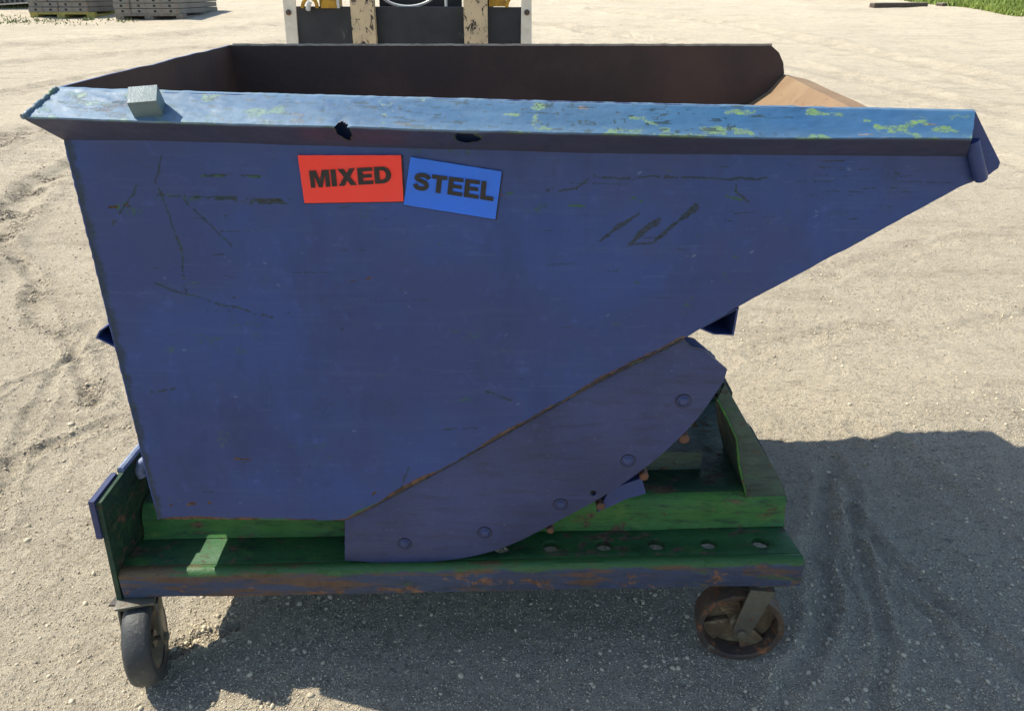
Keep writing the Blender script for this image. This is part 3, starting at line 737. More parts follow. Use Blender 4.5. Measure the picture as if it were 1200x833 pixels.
# front end rod and lip
bm = bmesh.new()
A_ = at(1150, 211, YN - .011); B_2 = at(1139, 166, YN - .011); q_ = (B_2 - A_).to_track_quat('Z', 'Y').to_matrix().to_4x4(); Lr = (B_2 - A_).length
lathe(bm, [(0, -.004), (.006, -.003), (.0105, 0), (.0125, .006), (.0125, Lr), (0, Lr)], Matrix.Translation(A_) @ q_, 20)
bm_obj('lip_rod', bm, M_blue, HOP)
bm = bmesh.new(); a = lip + Vector((-.004, .008, -.004)); b = far(lip) + Vector((-.004, -.001, -.004))
tube(bm, [a.lerp(b, k / 12) for k in range(13)], .0035, 10, .08); bm_obj('lip_bar', bm, M_floor, HOP)
# open channel ends poking out under the chute and behind the back wall
def channel(pts, Y0, Y1, t=.006):
    P = [at(a, b, Y0) for a, b in pts]; bm = bmesh.new()
    cx = sum((p for p in P), Vector()) / len(P)
    inn = [p.lerp(cx, .14) for p in P]
    n = len(P)
    A = [bm.verts.new(p) for p in P]; I = [bm.verts.new(p) for p in inn]
    A2 = [bm.verts.new(p + Vector((0, Y1 - Y0, 0))) for p in P]; I2 = [bm.verts.new(p + Vector((0, Y1 - Y0, 0))) for p in inn]
    for k in range(n):
        j = (k + 1) % n
        for q in ((A[k], A[j], I[j], I[k]), (A[j], A[k], A2[k], A2[j]), (I[k], I[j], I2[j], I2[k]), (A2[k], A2[j], I2[j], I2[k])): bm.faces.new(q)
    return bm_obj('cross_channel', bm, M_blue, HOP)
channel([(819, 385), (866, 360), (860, 393), (836, 392)], 1.50, 2.52)
channel([(146, 367), (116, 388), (112, 396), (144, 412)], 1.48, 2.52)

# rocker plates
rp = [(405, 609), (455, 585), (520, 550), (600, 505), (700, 449), (800, 399), (812, 409), (826, 412), (837, 421), (851, 433), (847, 446), (815, 491), (770, 535), (715, 575), (650, 611), (600, 636), (550, 651), (490, 658), (447, 658), (405, 655)]
YR = YN + .010
RX = Matrix.Rotation(R(90), 4, 'X')
def to2(l, Y): return [(at(a, b, Y).x, at(a, b, Y).z) for a, b in l]
def smooth_arc(l):
    out = []
    for i in range(len(l) - 1):
        p0 = l[max(i - 1, 0)]; p1 = l[i]; p2 = l[i + 1]; p3 = l[min(i + 2, len(l) - 1)]
        for k in range(4):
            u = k / 4; out.append(tuple(.5 * (2 * p1[j] + (p2[j] - p0[j]) * u + (2 * p0[j] - 5 * p1[j] + 4 * p2[j] - p3[j]) * u * u + (3 * p1[j] - p0[j] - 3 * p2[j] + p3[j]) * u ** 3) for j in (0, 1)))
    return out + [l[-1]]
rp = rp[:10] + smooth_arc(rp[10:19]) + rp[19:]
arcx = [846, 815, 770, 715, 650, 600, 550, 490, 447]
rp2 = to2(rp, YR)
hole = to2([(695, 577)], YR)[0]
ROCK = plate('rocker_plate', rp2, [circ(hole[0], hole[1], .009, 16, .08)], .012, .0015, Matrix.Translation((0, YR + .003, 0)) @ RX, M_rock, HOP)
for (a, b) in ((474, 637), (568, 624), (657, 591), (736, 540), (801, 470)):
    p = at(a, b, YR - .004); bm = bmesh.new()
    lathe(bm, [(.0152, 0), (.0150, .0015), (.0125, .0022), (.0118, .001), (.0105, .0035), (.007, .0060), (0, .0068)], Matrix.Translation(p) @ RX, 24)
    bm_obj('bolt', bm, M_rock, ROCK, auto=60)
    bm = bmesh.new(); lathe(bm, [(.0148, 0), (.0175, 0), (.0172, .0008), (.0148, .0008)], Matrix.Translation(at(a, b, YR - .0035)) @ RX, 24, closed=True); bm_obj('recess_ring', bm, M_sedge, ROCK)  # thin dark ring painted in for the shaded recess round each bolt
dxf = far(at(600, 500, YN)).x - at(600, 500, YN).x
plate('rocker_plate', rp2, [], .012, .0015, Matrix.Translation((dxf, YF - .01, 0)) @ RX, M_blue, HOP)

# ------------------------------------------------------------------ base frame
TL = .0245           # the base sits a little lower on the left
def tz(x): return TL * x
YB = 1.44
XL, XR = -.955, .692
zt = .347; zb = .268; zl = .345; zd = .434
def extr(name, prof, mats, x0, x1, parent, thick=.006, seg=60, wob=.0012, xend=None, auto=40, mi=None):
    """profile of (y,z) swept along x with sheet thickness, following the tilt"""
    n = len(prof); P = [Vector((0, a, b)) for a, b in prof]; N = []
    for i in range(n):
        t = (P[min(i + 1, n - 1)] - P[max(i - 1, 0)]).normalized(); N.append(Vector((0, -t.z, t.y)))
    loop = P + [p - q * thick for p, q in zip(P[::-1], N[::-1])]; m = len(loop)
    vs = []; fs = []
    for s in range(seg + 1):
        f = s / seg
        for i, p in enumerate(loop):
            X = x0 + (x1 - x0) * f
            if xend and f > .5: X += xend[i if i < n else 2 * n - 1 - i] * (f - .5) * 2
            k = i if i < n else 2 * n - 1 - i
            w1 = (vn(np.array([X * 6.]), np.array([k * .8]), 11)[0] - .5) * wob * 2
            vs.append((X, p.y + w1, p.z + tz(X) + w1))
    mis = []
    for s in range(seg):
        for i in range(m):
            j = (i + 1) % m; fs.append((s * m + i, s * m + j, (s + 1) * m + j, (s + 1) * m + i))
            k = i if i < n else 2 * n - 1 - i
            mis.append(mi(prof[min(k, n - 1)]) if mi else 0)
    fs.append(list(range(m))[::-1]); fs.append([seg * m + i for i in range(m)]); mis += [0, 0]
    o = mesh_obj(name, vs, fs, mats, parent, mi=mis, auto=auto)
    return o
# front lip
lipf = [(YB + .010, zb - .004), (YB + .001, zb), (YB, zb + .02), (YB, zt - .022), (YB + .002, zt - .012), (YB + .008, zt - .004), (YB + .018, zt - .001), (YB + .030, zt - .004)]
SIDE = extr('side_channel', lipf, [M_face], XL, XR + .01, HOP, mi=lambda q: 0)
SIDE['label'] = 'blue over rusty green front edge of the base'
bm = bmesh.new()
# ledge plate with real holes
hx = [(588, 643), (645, 640), (707, 637), (768, 637), (829, 637), (889, 637)]
hol = []
for a, b in hx:
    p = at(a, b, 1.522); hol.append(circ(p.x, 1.512, .0225, 22, .05))
ye0, ye1 = YB + .031, 1.582
n_ = 40
out = [(XL, ye0)] + [(XR + .008, ye0)] + [(XR - .004, ye1)] + [(XL, ye1)]
Mt = Matrix(((1, 0, 0, 0), (0, 1, 0, 0), (TL, 0, 1, zl - .011), (0, 0, 0, 1)))
LEDGE = plate('channel_ledge', out, hol, .020, .001, Mt, M_ledge, HOP)
# web and deck
web = [(1.566, zl + .001), (1.572, zl + .006), (1.577, zl + .016), (1.580, zd - .046), (1.585, zd - .030), (1.594, zd - .015), (1.606, zd - .005), (1.624, zd), (1.66, zd + .001), (1.78, zd), (1.90, zd), (1.915, zd - .002), (1.918, zd - .05)]
extr('deck_plate', web, [M_green, M_greend], XL + .01, XR + .001, HOP, mi=lambda q: 1 if q[0] > 1.60 else 0)
web2 = [(4.035 - a - .0, b) for a, b in web][::-1]
extr('deck_plate', web2, [M_greend], XL + .01, XR + .001, HOP)
lf = [(4.035 - a, b) for a, b in lipf][::-1]
extr('side_channel', lf, [M_face], XL, XR + .01, HOP)
plate('channel_ledge', [(XL, 4.035 - ye1), (XR + .008, 4.035 - ye1), (XR, 4.035 - ye0), (XL, 4.035 - ye0)], [], .006, .0008, Mt, M_greend, HOP)
# cross members
for x0, x1, z0, z1 in ((.55, .685, .36, .425), (-.93, -.80, .30, .37)):
    bm = bmesh.new(); box(bm, x0, x1, 1.925, 2.11, z0, z1); bm_obj('cross_member', bm, M_greend, HOP, bevel=.006)
# left end plate with doubler
def yz_plate(name, pts, x, th, mats, bevel=.002):
    bm = bmesh.new(); prism(bm, [(x, a, b) for a, b in pts], (th, 0, 0)); return bm_obj(name, bm, mats, HOP, bevel=bevel)
z0l = zb + tz(XL) - .012
EP = yz_plate('end_plate', [(YB - .002, z0l), (YB + .002, .53), (1.60, .535), (1.78, .53), (2.20, .53), (2.42, .535), (2.59, .53), (2.59, z0l)], XL - .016, .012, M_greend)
EP['label'] = 'upright green end plate with blue outer face'
yz_plate('end_doubler', [(YB - .004, .43), (YB - .004, .537), (1.55, .539), (1.55, .43)], XL - .030, .0135, M_rock, .003)
bm = bmesh.new(); tube(bm, [Vector((XL - .012, 1.56, .538)), Vector((XL - .012, 1.70, .536)), Vector((XL - .012, 2.5, .534))], .009, 8); bm_obj('edge_bead', bm, M_zinc, HOP)
for o in HOP.children:
    if o.name.split('.')[0] in ('end_plate', 'end_doubler', 'edge_bead'):
        for v in o.data.vertices: v.co.x += .013 * (v.co.z - .27) / .26
# latch handle and green catch block
p = at(172, 548, 1.62); bm = bmesh.new()
tube(bm, [p + Vector((-.016, 0, -.026)), p + Vector((-.020, 0, -.008)), p + Vector((-.012, 0, .012)), p + Vector((.02, .03, .03)), p + Vector((.06, .07, .045))], [.011, .013, .013, .012, .012], 12)
bm_obj('latch_handle', bm, M_zinc, HOP)
p = at(186, 592, 1.66); bm = bmesh.new(); box(bm, p.x - .025, p.x + .06, p.y - .03, p.y + .06, p.z - .09, p.z + .02)
bm_obj('catch_block', bm, M_green, HOP, bevel=.006)
# rusty pad under left corner
p = at(150, 697, YB + .01); bm = bmesh.new(); prism(bm, [Vector((XL - .035, YB - .012, z0l - .004)), Vector((XL + .03, YB - .012, z0l - .004)), Vector((XL + .05, YB + .0, z0l + .001)), Vector((XL + .05, YB + .12, z0l + .001)), Vector((XL - .02, YB + .12, z0l - .004))], (0, 0, .005))
bm_obj('corner_pad', bm, M_rustedge, HOP)
# right gusset
YG = 1.60
gp = [(849, 450), (840, 467), (852, 490), (863, 514), (866, 545), (876, 587), (922, 586), (915, 565), (905, 546), (886, 515)]
G2 = to2(gp, YG)
GUS = plate('stop_bracket', G2, [], .010, .001, Matrix.Translation((0, YG, 0)) @ RX, M_gus, HOP)
bm = bmesh.new(); e = [at(a, b, YG - .006) for a, b in ((840, 467), (852, 490), (863, 514), (866, 545), (876, 587))]
tube(bm, e, .0028, 8, .15); tube(bm, [at(876, 587, YG - .006), at(922, 587, YG - .006)], .003, 8, .15)
bm_obj('bracket_edge', bm, M_green, GUS, auto=70)
bm = bmesh.new()
el = [at(a, b, YG + .006) for a, b in ((840, 467), (852, 490), (863, 514), (866, 545), (876, 587))]
A = [bm.verts.new(v) for v in el]; B = [bm.verts.new(v + Vector((-.005, .20, 0))) for v in el]
A3 = [bm.verts.new(v + Vector((.006, 0, 0))) for v in el]; B3 = [bm.verts.new(v + Vector((.001, .20, 0))) for v in el]
for k in range(4):
    for q in ((A[k], A[k + 1], B[k + 1], B[k]), (A3[k], B3[k], B3[k + 1], A3[k + 1]), (A[k], A3[k], A3[k + 1], A[k + 1]), (B[k], B[k + 1], B3[k + 1], B3[k])): bm.faces.new(q)
bm_obj('bracket_web', bm, M_gus, GUS)
bm = bmesh.new()
q0 = at(849, 450, YG + .006); q1 = at(922, 586, YG + .006)
prism(bm, [q0, q1, q1 + Vector((-.01, 0, -.002)), q0 + Vector((-.01, 0, -.006))], (0, .20, 0)); bm_obj('bracket_slope', bm, M_gus, GUS)
bm = bmesh.new(); box(bm, .30, .50, 1.70, 1.78, .434 + .009, .50); bm_obj('spring_box', bm, M_gus, HOP, bevel=.006)
# inner track: pins peeping out below the rocker
for (a, b, r_) in ((645, 622, .0095), (704, 594, .011), (755, 559, .011), (802, 515, .0125)):
    p = at(a, b, YR + .02); bm = bmesh.new()
    lathe(bm, [(0, -.0), (r_ * .8, 0), (r_, .002), (r_, .05), (0, .05)], Matrix.Translation(p) @ Matrix.Rotation(R(-90), 4, 'X'), 10)
    bm_obj('track_pin', bm, M_orange, ROCK)
p0 = [at(a, b, YR + .03) for a, b in ((700, 600), (715, 573), (752, 560), (757, 578), (735, 584))]
bm = bmesh.new(); prism(bm, p0, (0, .02, 0)); bm_obj('track_tab', bm, M_blue, HOP, bevel=.001)
plate('inner_rocker', [(x - .012, z + .004) for x, z in rp2[6:]] + [(x, z + .02) for x, z in rp2[:1]], [], .010, .001, Matrix.Translation((0, YR + .055, 0)) @ RX, M_blue, HOP)

# casters
def caster(cx, cy, yaw, kind, top):
    """axle height r above ground; top = underside of base"""
    r = .110; gz0 = gz(cx, cy)
    rot = Matrix.Translation((cx, cy, gz0 + r)) @ Matrix.Rotation(yaw, 4, 'Z')
    H = top - (gz0 + r)
    tr = .035
    def TX(bm): bmesh.ops.transform(bm, matrix=rot, verts=bm.verts)
    wd = .033
    bm = bmesh.new()
    box(bm, -.045, .045, tr - .05, tr + .05, H - .007, H - .0005)
    lathe(bm, [(.036, H - .0075), (.036, H - .020), (.030, H - .026), (0, H - .026)][::-1], Matrix.Translation((0, tr, 0)), 24)
    for s in (-1, 1):
        x = s * (wd + .010)
        pr = [(-.018, -.012), (-.008, -.02), (.008, -.02), (.020, -.010), (.030, .02), (tr + .030, H - .022), (tr - .030, H - .022), (-.020, .02)]
        prism(bm, [(x - .003, a, b) for a, b in pr], (.006, 0, 0))
    box(bm, -wd - .012, wd + .012, tr - .03, tr + .03, H - .028, H - .0215)
    TX(bm); f = bm_obj('caster', bm, M_fork, HOP, bevel=.0012)
    RY = Matrix.Rotation(R(90), 4, 'Y')
    if kind == 'rubber':
        bm = bmesh.new(); q = wd
        lathe(bm, [(.074, -q + .004), (.095, -q), (.104, -q + .005), (.109, -q + .014), (.110, 0), (.109, q - .014), (.104, q - .005), (.095, q), (.074, q - .004)], RY, 64, closed=True)
        for v in bm.verts: 
            rr = Vector((0, v.co.y, v.co.z)); a = math.atan2(v.co.z, v.co.y)
            k = 1 + .006 * math.sin(a * 7 + 1) + random.uniform(-.004, .004); v.co.y *= k; v.co.z *= k
        TX(bm); t = bm_obj('wheel', bm, M_rubber, f, auto=60); t['label'] = 'worn grey rubber wheel'
        bm = bmesh.new(); q = .022
        lathe(bm, [(0, -q), (.022, -q), (.022, -.008), (.05, -.006), (.066, -.02), (.075, -.026), (.075, .026), (.066, .02), (.05, .006), (.022, .008), (.022, q), (0, q)], RY, 48)
        TX(bm); bm_obj('wheel_hub', bm, M_fork, f)
    else:
        bm = bmesh.new(); q = wd
        lathe(bm, [(.094, -q + .002), (.097, -q), (.108, -q), (.110, -q + .003), (.110, q - .003), (.108, q), (.097, q), (.094, q - .002), (.090, .008), (.090, -.008)], RY, 64, closed=True)
        TX(bm); t = bm_obj('wheel', bm, M_steelrust, f, auto=45); t['label'] = 'rusty bare steel wheel with open spokes'
        bm = bmesh.new()
        lathe(bm, [(0, -.024), (.024, -.024), (.027, -.02), (.027, .02), (.024, .024), (0, .024)], RY, 32)
        lathe(bm, [(.02, -.020), (.091, -.018), (.091, -.012), (.02, -.012)], RY, 48, closed=True)
        for k in range(4):
            Ms = Matrix.Rotation(R(90 * k + 30), 4, 'X')
            prism(bm, [Ms @ Vector((-.011, a, b)) for a, b in ((-.018, .02), (-.034, .092), (.034, .092), (.018, .02))], Ms.to_3x3() @ Vector((.016, 0, 0)))
        TX(bm); bm_obj('wheel_spokes', bm, M_dirtywheel, f, bevel=.004)
    bm = bmesh.new()
    lathe(bm, [(0, -wd - .024), (.010, -wd - .024), (.012, -wd - .021), (.012, -wd - .014), (.006, -wd - .013), (.006, wd + .013), (.012, wd + .014), (.012, wd + .021), (0, wd + .024)], RY, 6)
    TX(bm); bm_obj('axle_bolt', bm, M_fork, f)
    return f
caster(-.925, 1.432, R(15), 'rubber', zb + tz(-.92) - .005)
caster(.590, 1.500, R(-96), 'steel', zb + tz(.62) - .005)
caster(.600, 2.50, R(-60), 'steel', zb + tz(.62) - .005)
caster(-.90, 2.50, R(20), 'rubber', zb + tz(-.92) - .005)

# ------------------------------------------------------------------ signs
def letter_polys(ch):
    """list of polygons in a unit box about 1 high; returns (polys, width)"""
    t = .27
    if ch == 'I': return [[(0, 0), (t, 0), (t, 1), (0, 1)]], t
    if ch == 'L': return [[(0, 0), (.72, 0), (.72, .23), (t, .23), (t, 1), (0, 1)]], .72
    if ch == 'E': return [[(0, 0), (.80, 0), (.80, .22), (t, .22), (t, .40), (.74, .40), (.74, .61), (t, .61), (t, .78), (.79, .78), (.79, 1), (0, 1)]], .80
    if ch == 'T': return [[(.28, 0), (.55, 0), (.55, .77), (.83, .77), (.83, 1), (0, 1), (0, .77), (.28, .77)]], .83
    if ch == 'M': return [[(0, 0), (.24, 0), (.24, .70), (.42, 0), (.62, 0), (.80, .70), (.80, 0), (1.04, 0), (1.04, 1), (.67, 1), (.52, .42), (.37, 1), (0, 1)]], 1.04
    if ch == 'X': return [[(0, 0), (.31, 0), (.48, .30), (.65, 0), (.97, 0), (.65, .52), (.94, 1), (.64, 1), (.49, .73), (.34, 1), (.03, 1), (.32, .52)]], .97
    if ch == 'D':
        o = [(0, 0), (.42, 0)] + [(.42 + .46 * math.sin(a), .5 - .5 * math.cos(a)) for a in np.linspace(.15, PI - .15, 14)] + [(.42, 1), (0, 1)]
        i = [(t, .22), (.40, .22)] + [(.40 + .21 * math.sin(a), .5 - .28 * math.cos(a)) for a in np.linspace(.2, PI - .2, 10)] + [(.40, .78), (t, .78)]
        return [o, i], .88
    if ch == 'S':
        cl = [(.80, .70), (.70, .83), (.50, .885), (.27, .86), (.155, .745), (.20, .625), (.42, .54), (.64, .45), (.715, .30), (.62, .155), (.42, .112), (.20, .165), (.10, .34)]
        # smooth
        pts = []
        for i in range(len(cl) - 1):
            p0 = cl[max(i - 1, 0)]; p1 = cl[i]; p2 = cl[i + 1]; p3 = cl[min(i + 2, len(cl) - 1)]
            for k in range(5):
                u = k / 5; pts.append(tuple(.5 * (2 * p1[j] + (p2[j] - p0[j]) * u + (2 * p0[j] - 5 * p1[j] + 4 * p2[j] - p3[j]) * u * u + (3 * p1[j] - p0[j] - 3 * p2[j] + p3[j]) * u ** 3) for j in (0, 1)))
        pts.append(cl[-1]); L = []; Rr = []
        for i, p in enumerate(pts):
            a = pts[max(i - 1, 0)]; b = pts[min(i + 1, len(pts) - 1)]; dx, dy = b[0] - a[0], b[1] - a[1]; l = math.hypot(dx, dy)
            h = .125; L.append((p[0] - dy / l * h, p[1] + dx / l * h)); Rr.append((p[0] + dy / l * h, p[1] - dx / l * h))
        return [L + Rr[::-1]], .86
def sign(name, label, corners, text, mat, tcorn, asp):
    """corners px: tl, tr, br, bl on the panel; tcorn px: where the word's tl, tr, br, bl stand"""
    Y = YN - .0035
    P = [at(a, b, Y) for a, b in corners]; bm = bmesh.new()
    n = 10
    def quad(Q, u, v): return (Q[3].lerp(Q[2], u)).lerp(Q[0].lerp(Q[1], u), v)
    G = [[bm.verts.new(quad(P, i / n, j / n) + Vector((0, -.0018 * abs(math.sin(i * 1.3 + j)) * (1 if i in (0, n) or j in (0, n) else .3), 0))) for i in range(n + 1)] for j in range(n + 1)]
    for j in range(n):
        for i in range(n): bm.faces.new((G[j][i], G[j][i + 1], G[j + 1][i + 1], G[j + 1][i]))
    s = bm_obj(name, bm, mat, HOP, auto=60); s['label'] = label
    # dark backing edge
    c = sum(P, Vector()) / 4; bm = bmesh.new(); Q = [c + (p - c) * 1.014 + Vector((.0012, .0008, -.0015)) for p in P]
    prism(bm, Q, (0, .003, 0)); bm_obj('sign_edge', bm, M_sedge, s)
    T = [at(a, b, Y - .0022) for a, b in tcorn]
    wtot = 0; items = []
    for ch in text:
        po, wd = letter_polys(ch); items.append((ch, po, wtot, wd)); wtot += wd + .085
    wtot -= .085
    for ch, po, x0, wd in items:
        cu = bpy.data.curves.new('c', 'CURVE'); cu.dimensions = '2D'; cu.fill_mode = 'BOTH'
        for loop in po:
            sp = cu.splines.new('POLY'); sp.points.add(len(loop) - 1); sp.use_cyclic_u = True
            for p, q in zip(sp.points, loop): p.co = (q[0] + x0, q[1], 0, 1)
        co = bpy.data.objects.new('c', cu); C.collection.objects.link(co)
        me = bpy.data.meshes.new_from_object(co.evaluated_get(bpy.context.evaluated_depsgraph_get()))
        vs = [quad(T, v.co.x / wtot, v.co.y) for v in me.vertices]; fs = [list(p.vertices) for p in me.polygons]
        bpy.data.objects.remove(co); bpy.data.meshes.remove(me)
        l = mesh_obj('letter', vs, fs, M_ink, s); l['label'] = 'black letter ' + ch
        bm = bmesh.new(); bm.from_mesh(l.data); bmesh.ops.recalc_face_normals(bm, faces=bm.faces); bm.to_mesh(l.data); bm.free()
sign('red_sign', 'red sign reading MIXED on the blue side panel', [(349, 182), (470, 182), (473, 236), (357, 238)], 'MIXED', M_red, [(362, 200.5), (457.5, 195), (459, 214.5), (364.5, 220.5)], 1)
sign('blue_sign', 'blue sign reading STEEL beside the red sign', [(481, 184), (588, 201), (580.5, 257), (473, 240)], 'STEEL', M_sblue, [(486, 202), (580, 214), (578, 236), (483.5, 222)], 1)

# ------------------------------------------------------------------ forklift behind the hopper
YK = 4.2
FL = thing('forklift', (-.5, YK + .3, gz(-.5, YK + .3)), 'forklift carriage and forks with white side posts behind the hopper', 'forklift')
def K(px, py, Y=YK): return at(px, py, Y)
for xs_ in (((330, -12), (345, -12), (347, 60), (335, 60)), ((611, -12), (623, -12), (624, 60), (610, 60))):
    P = [K(a, b) for a, b in xs_]; P[2].z -= .3; P[3].z -= .3
    bm = bmesh.new(); prism(bm, P, (0, .012, 0)); po = bm_obj('side_post', bm, M_white, FL, bevel=.002)
    c = K((xs_[0][0] + xs_[1][0]) / 2 + .5, 15, YK - .004); bm = bmesh.new()
    lathe(bm, [(.014, 0), (.013, .003), (.009, .005), (0, .005)], Matrix.Translation(c) @ RX, 16); bm_obj('bolt', bm, M_steelrust, po)
    b_ = [P[0], P[1], P[2], P[3]]
def kbox(name, pxs, y0, y1, mat, zlow=None, bevel=.003, parent=None):
    P = [K(a, b, y0) for a, b in pxs]
    if zlow is not None: P[2].z = P[3].z = zlow
    bm = bmesh.new(); prism(bm, P, (0, y1 - y0, 0)); return bm_obj(name, bm, mat, parent or FL, bevel=bevel)
kbox('carriage_plate', [(345, 8), (611, 9), (611, 52), (347, 52)], YK + .015, YK + .055, M_carr, zlow=1.08)
kbox('carriage_plate', [(345, -30), (611, -30), (611, -12), (347, -12)], YK + .015, YK + .055, M_carr)
for xs_ in ((410, 443), (543, 572)):
    a = K(xs_[0], -15, YK - .01); b = K(xs_[1], 60, YK - .01)
    y0 = YK - .045; f0 = 1.00
    pr = [(a.x, y0, a.z), (a.x, y0, f0 + .05), (a.x, YK - .95, f0 + .012), (a.x, YK - 1.0, f0), (a.x, y0 + .03, f0), (a.x, y0 + .045, f0 + .03), (a.x, y0 + .05, a.z)]
    bm = bmesh.new(); prism(bm, pr, (b.x - a.x, 0, 0)); bm_obj('fork_tine', bm, M_forkw, FL, bevel=.004)
for x in (-.95, -.10):
    pass
for pxr in ((378, 398), (560, 578)):
    a = K(pxr[0], 0, YK + .2).x; b = K(pxr[1], 0, YK + .2).x
    bm = bmesh.new(); box(bm, a, b, YK + .12, YK + .26, gz(0, 4.4), 1.585); bm_obj('mast_rail', bm, M_dark if pxr[0] > 400 else M_yellow, FL, bevel=.004)
bm = bmesh.new(); box(bm, K(445, 0, YK + .3).x, K(541, 0, YK + .3).x, YK + .28, YK + .34, 1.1, 1.58); bm_obj('mast_crossplate', bm, M_dark, FL, bevel=.004)
def arcpx(cx, cy, rx, ry, a0, a1, Y, n=18): return [K(cx + rx * math.cos(R(a0 + (a1 - a0) * k / n)), cy - ry * math.sin(R(a0 + (a1 - a0) * k / n)), Y) for k in range(n + 1)]
bm = bmesh.new(); tube(bm, arcpx(363, 9, 8.5, 11, -5, 185, YK), .009, 10); bm_obj('lifting_ring', bm, M_yellow, FL)
bm = bmesh.new(); tube(bm, arcpx(604, 8, 10, 12, 100, 185, YK), .009, 10); bm_obj('lifting_ring', bm, M_yellow, FL)
bm = bmesh.new(); tube(bm, arcpx(478, -16, 36, 24, 190, 350, YK + .1, 26), .007, 10); bm_obj('hydraulic_hose', bm, M_hose, FL)
bm = bmesh.new(); tube(bm, [K(361, 12, YK - .01), K(361.5, 6, YK - .02), K(363, 2, YK - .02)], .012, 8); bm_obj('hook_tip', bm, M_hose, FL)
kbox('yellow_bracket', [(379, -12), (396, -12), (396, 10), (376, 10)], YK + .0, YK + .013, M_yellow)
kbox('yellow_bracket', [(573, -12), (593, -12), (593, 8), (573, 8)], YK + .002, YK + .013, M_yellow)
bm = bmesh.new(); tube(bm, [K(395, -12, YK), K(396, 4, YK), K(397, 10, YK)], .007, 8); bm_obj('steel_cable', bm, M_hose, FL); bm = bmesh.new(); tube(bm, [K(522, -12, YK + .05), K(523, 8, YK + .05)], .007, 8); bm_obj('steel_cable', bm, M_hose, FL)
# ------------------------------------------------------------------ stacks of form panels at the far edge
def px_scale(Y, z): return FPX / (Y * math.cos(PITCH) + (CAMH - z) * math.sin(PITCH))
def fpanel(name, L, D, H, mat, nh):
    """long grey panel: framed edge with dark holes along the front face; base centre at front-left corner"""
    bm = bmesh.new(); box(bm, 0, L, 0, D, 0, H)
    bmesh.ops.bevel(bm, geom=list(bm.edges), offset=.006, segments=1, affect='EDGES')
    vs = [v.co.copy() for v in bm.verts]; bm.verts.index_update(); fs = [[v.index for v in f.verts] for f in bm.faces]; bm.free()
    bm2 = bmesh.new(); bm2.free()
    return vs, fs
def stack(name, group, pxL, pxR, py, rows, counts, lh, depth, pal_mat, skew, pal_label, plabel, hole_px, palext=0., colshift=0):
    a = atg(pxL, py); b = atg(pxR, py); W = b.x - a.x; sc = px_scale(a.y, a.z); z = a.z
    pal = thing('pallet', a, pal_label, 'pallet', 'pallets under the panel stacks')
    ph = 6.2 / sc
    def sk(v): return Vector((a.x + v[0] + skew * v[1], a.y + v[1], a.z + v[2]))
    def sbox(bm, x0, x1, y0, y1, z0, z1):
        p = [sk(q) for q in ((x0, y0, z0), (x1, y0, z0), (x1, y1, z0), (x0, y1, z0))]; prism(bm, p, (0, 0, z1 - z0))
    WW = W * (1 + palext)
    for yy in (0, depth * .5, depth - .1): bm = bmesh.new(); sbox(bm, 0, WW, yy, yy + .10, ph * .62, ph); bm_obj('deck_board', bm, pal_mat, pal)
    for f in (0, .42, .88):
        bm = bmesh.new(); sbox(bm, WW * f, WW * (f + .12), .005, depth, 0, ph * .615); bm_obj('runner', bm, pal_mat, pal)
    k = 0
    for r in range(rows):
        n = counts[r]; hgt = lh / sc; z0 = ph + r * hgt + .002
        x = 0
        for c_ in range(n):
            wd = W / n; x0 = c_ * wd + .004; x1 = (c_ + 1) * wd - .004
            o_ = thing('form_panel', sk((x0, 0, z0)), plabel(r, c_, n), 'panel', group)
            jit = random.uniform(-.03, .03)
            bm = bmesh.new(); sbox(bm, x0, x1, jit, depth + jit, z0, z0 + hgt - .010)
            bm_obj('panel_frame', bm, M_form, o_, bevel=.005, seg=1)
            bm = bmesh.new(); hh = hgt * .42; hc = (x0 + x1) / 2
            sbox(bm, hc - hh * .55, hc + hh * .55, jit - .003, jit + .002, z0 + hgt * .25, z0 + hgt * .25 + hh)
            bm_obj('bolt_hole', bm, M_black, o_)
ORD = ['lowest', 'second', 'third', 'fourth', 'fifth']; POS = {0: 'leftmost', 1: 'second', 2: 'third', 3: 'fourth'}
def lab(which):
    def f(r, c_, n): return 'grey form panel, %s row, %s from left, on the %s' % (ORD[r], 'last' if c_ == n - 1 else ('first' if c_ == 0 else POS[c_]), which)
    return f
stack('a', 'form panels stacked at the yard edge', 36, 106, 21.5, 5, [4, 4, 3, 3, 3], 5.6, 1.5, M_wood2, .10, 'yellow painted pallet under the left panel stack', lab('yellow pallet'), 0, .07)
stack('b', 'form panels stacked at the yard edge', 136, 212, 23.5, 5, [4, 4, 4, 4, 4], 5.8, 1.5, M_wood, .14, 'grey wooden pallet under the right panel stack', lab('grey pallet'), 0, .06)
# row of steel panels on the far left with pale boards beneath
a = atg(-60, 24); b = atg(34, 11)
RK = thing('panel_rack', (a.x, a.y, gz(0, a.y)), 'dark corrugated panels lying on pale boards at the far left edge', 'panel stack')
bm = bmesh.new(); sc = px_scale(b.y, b.z)
z0 = gz(0, b.y) + .12
for k in range(26):
    x = b.x - k * .11; box(bm, x - .05, x - .012, b.y, b.y + 2.5, z0, z0 + .9)
box(bm, b.x - 3, b.x, b.y + .06, b.y + 2.4, z0 + .002, z0 + .85)
bm_obj('corrugated_panel', bm, M_form, RK)
bm = bmesh.new()
for (p, q) in (((-60, 9), (36, 2.5)), ((-60, 21), (22, 13.5))):
    P = at(p[0], p[1], b.y - .1); Q = at(q[0], q[1], b.y - .1); P.z = max(P.z, gz(0, b.y) + .05)
    prism(bm, [P, Q, Q + Vector((0, 0, -.03)), P + Vector((0, 0, -.03))], (0, .08, 0))
bm_obj('pale_board', bm, M_strap, RK)
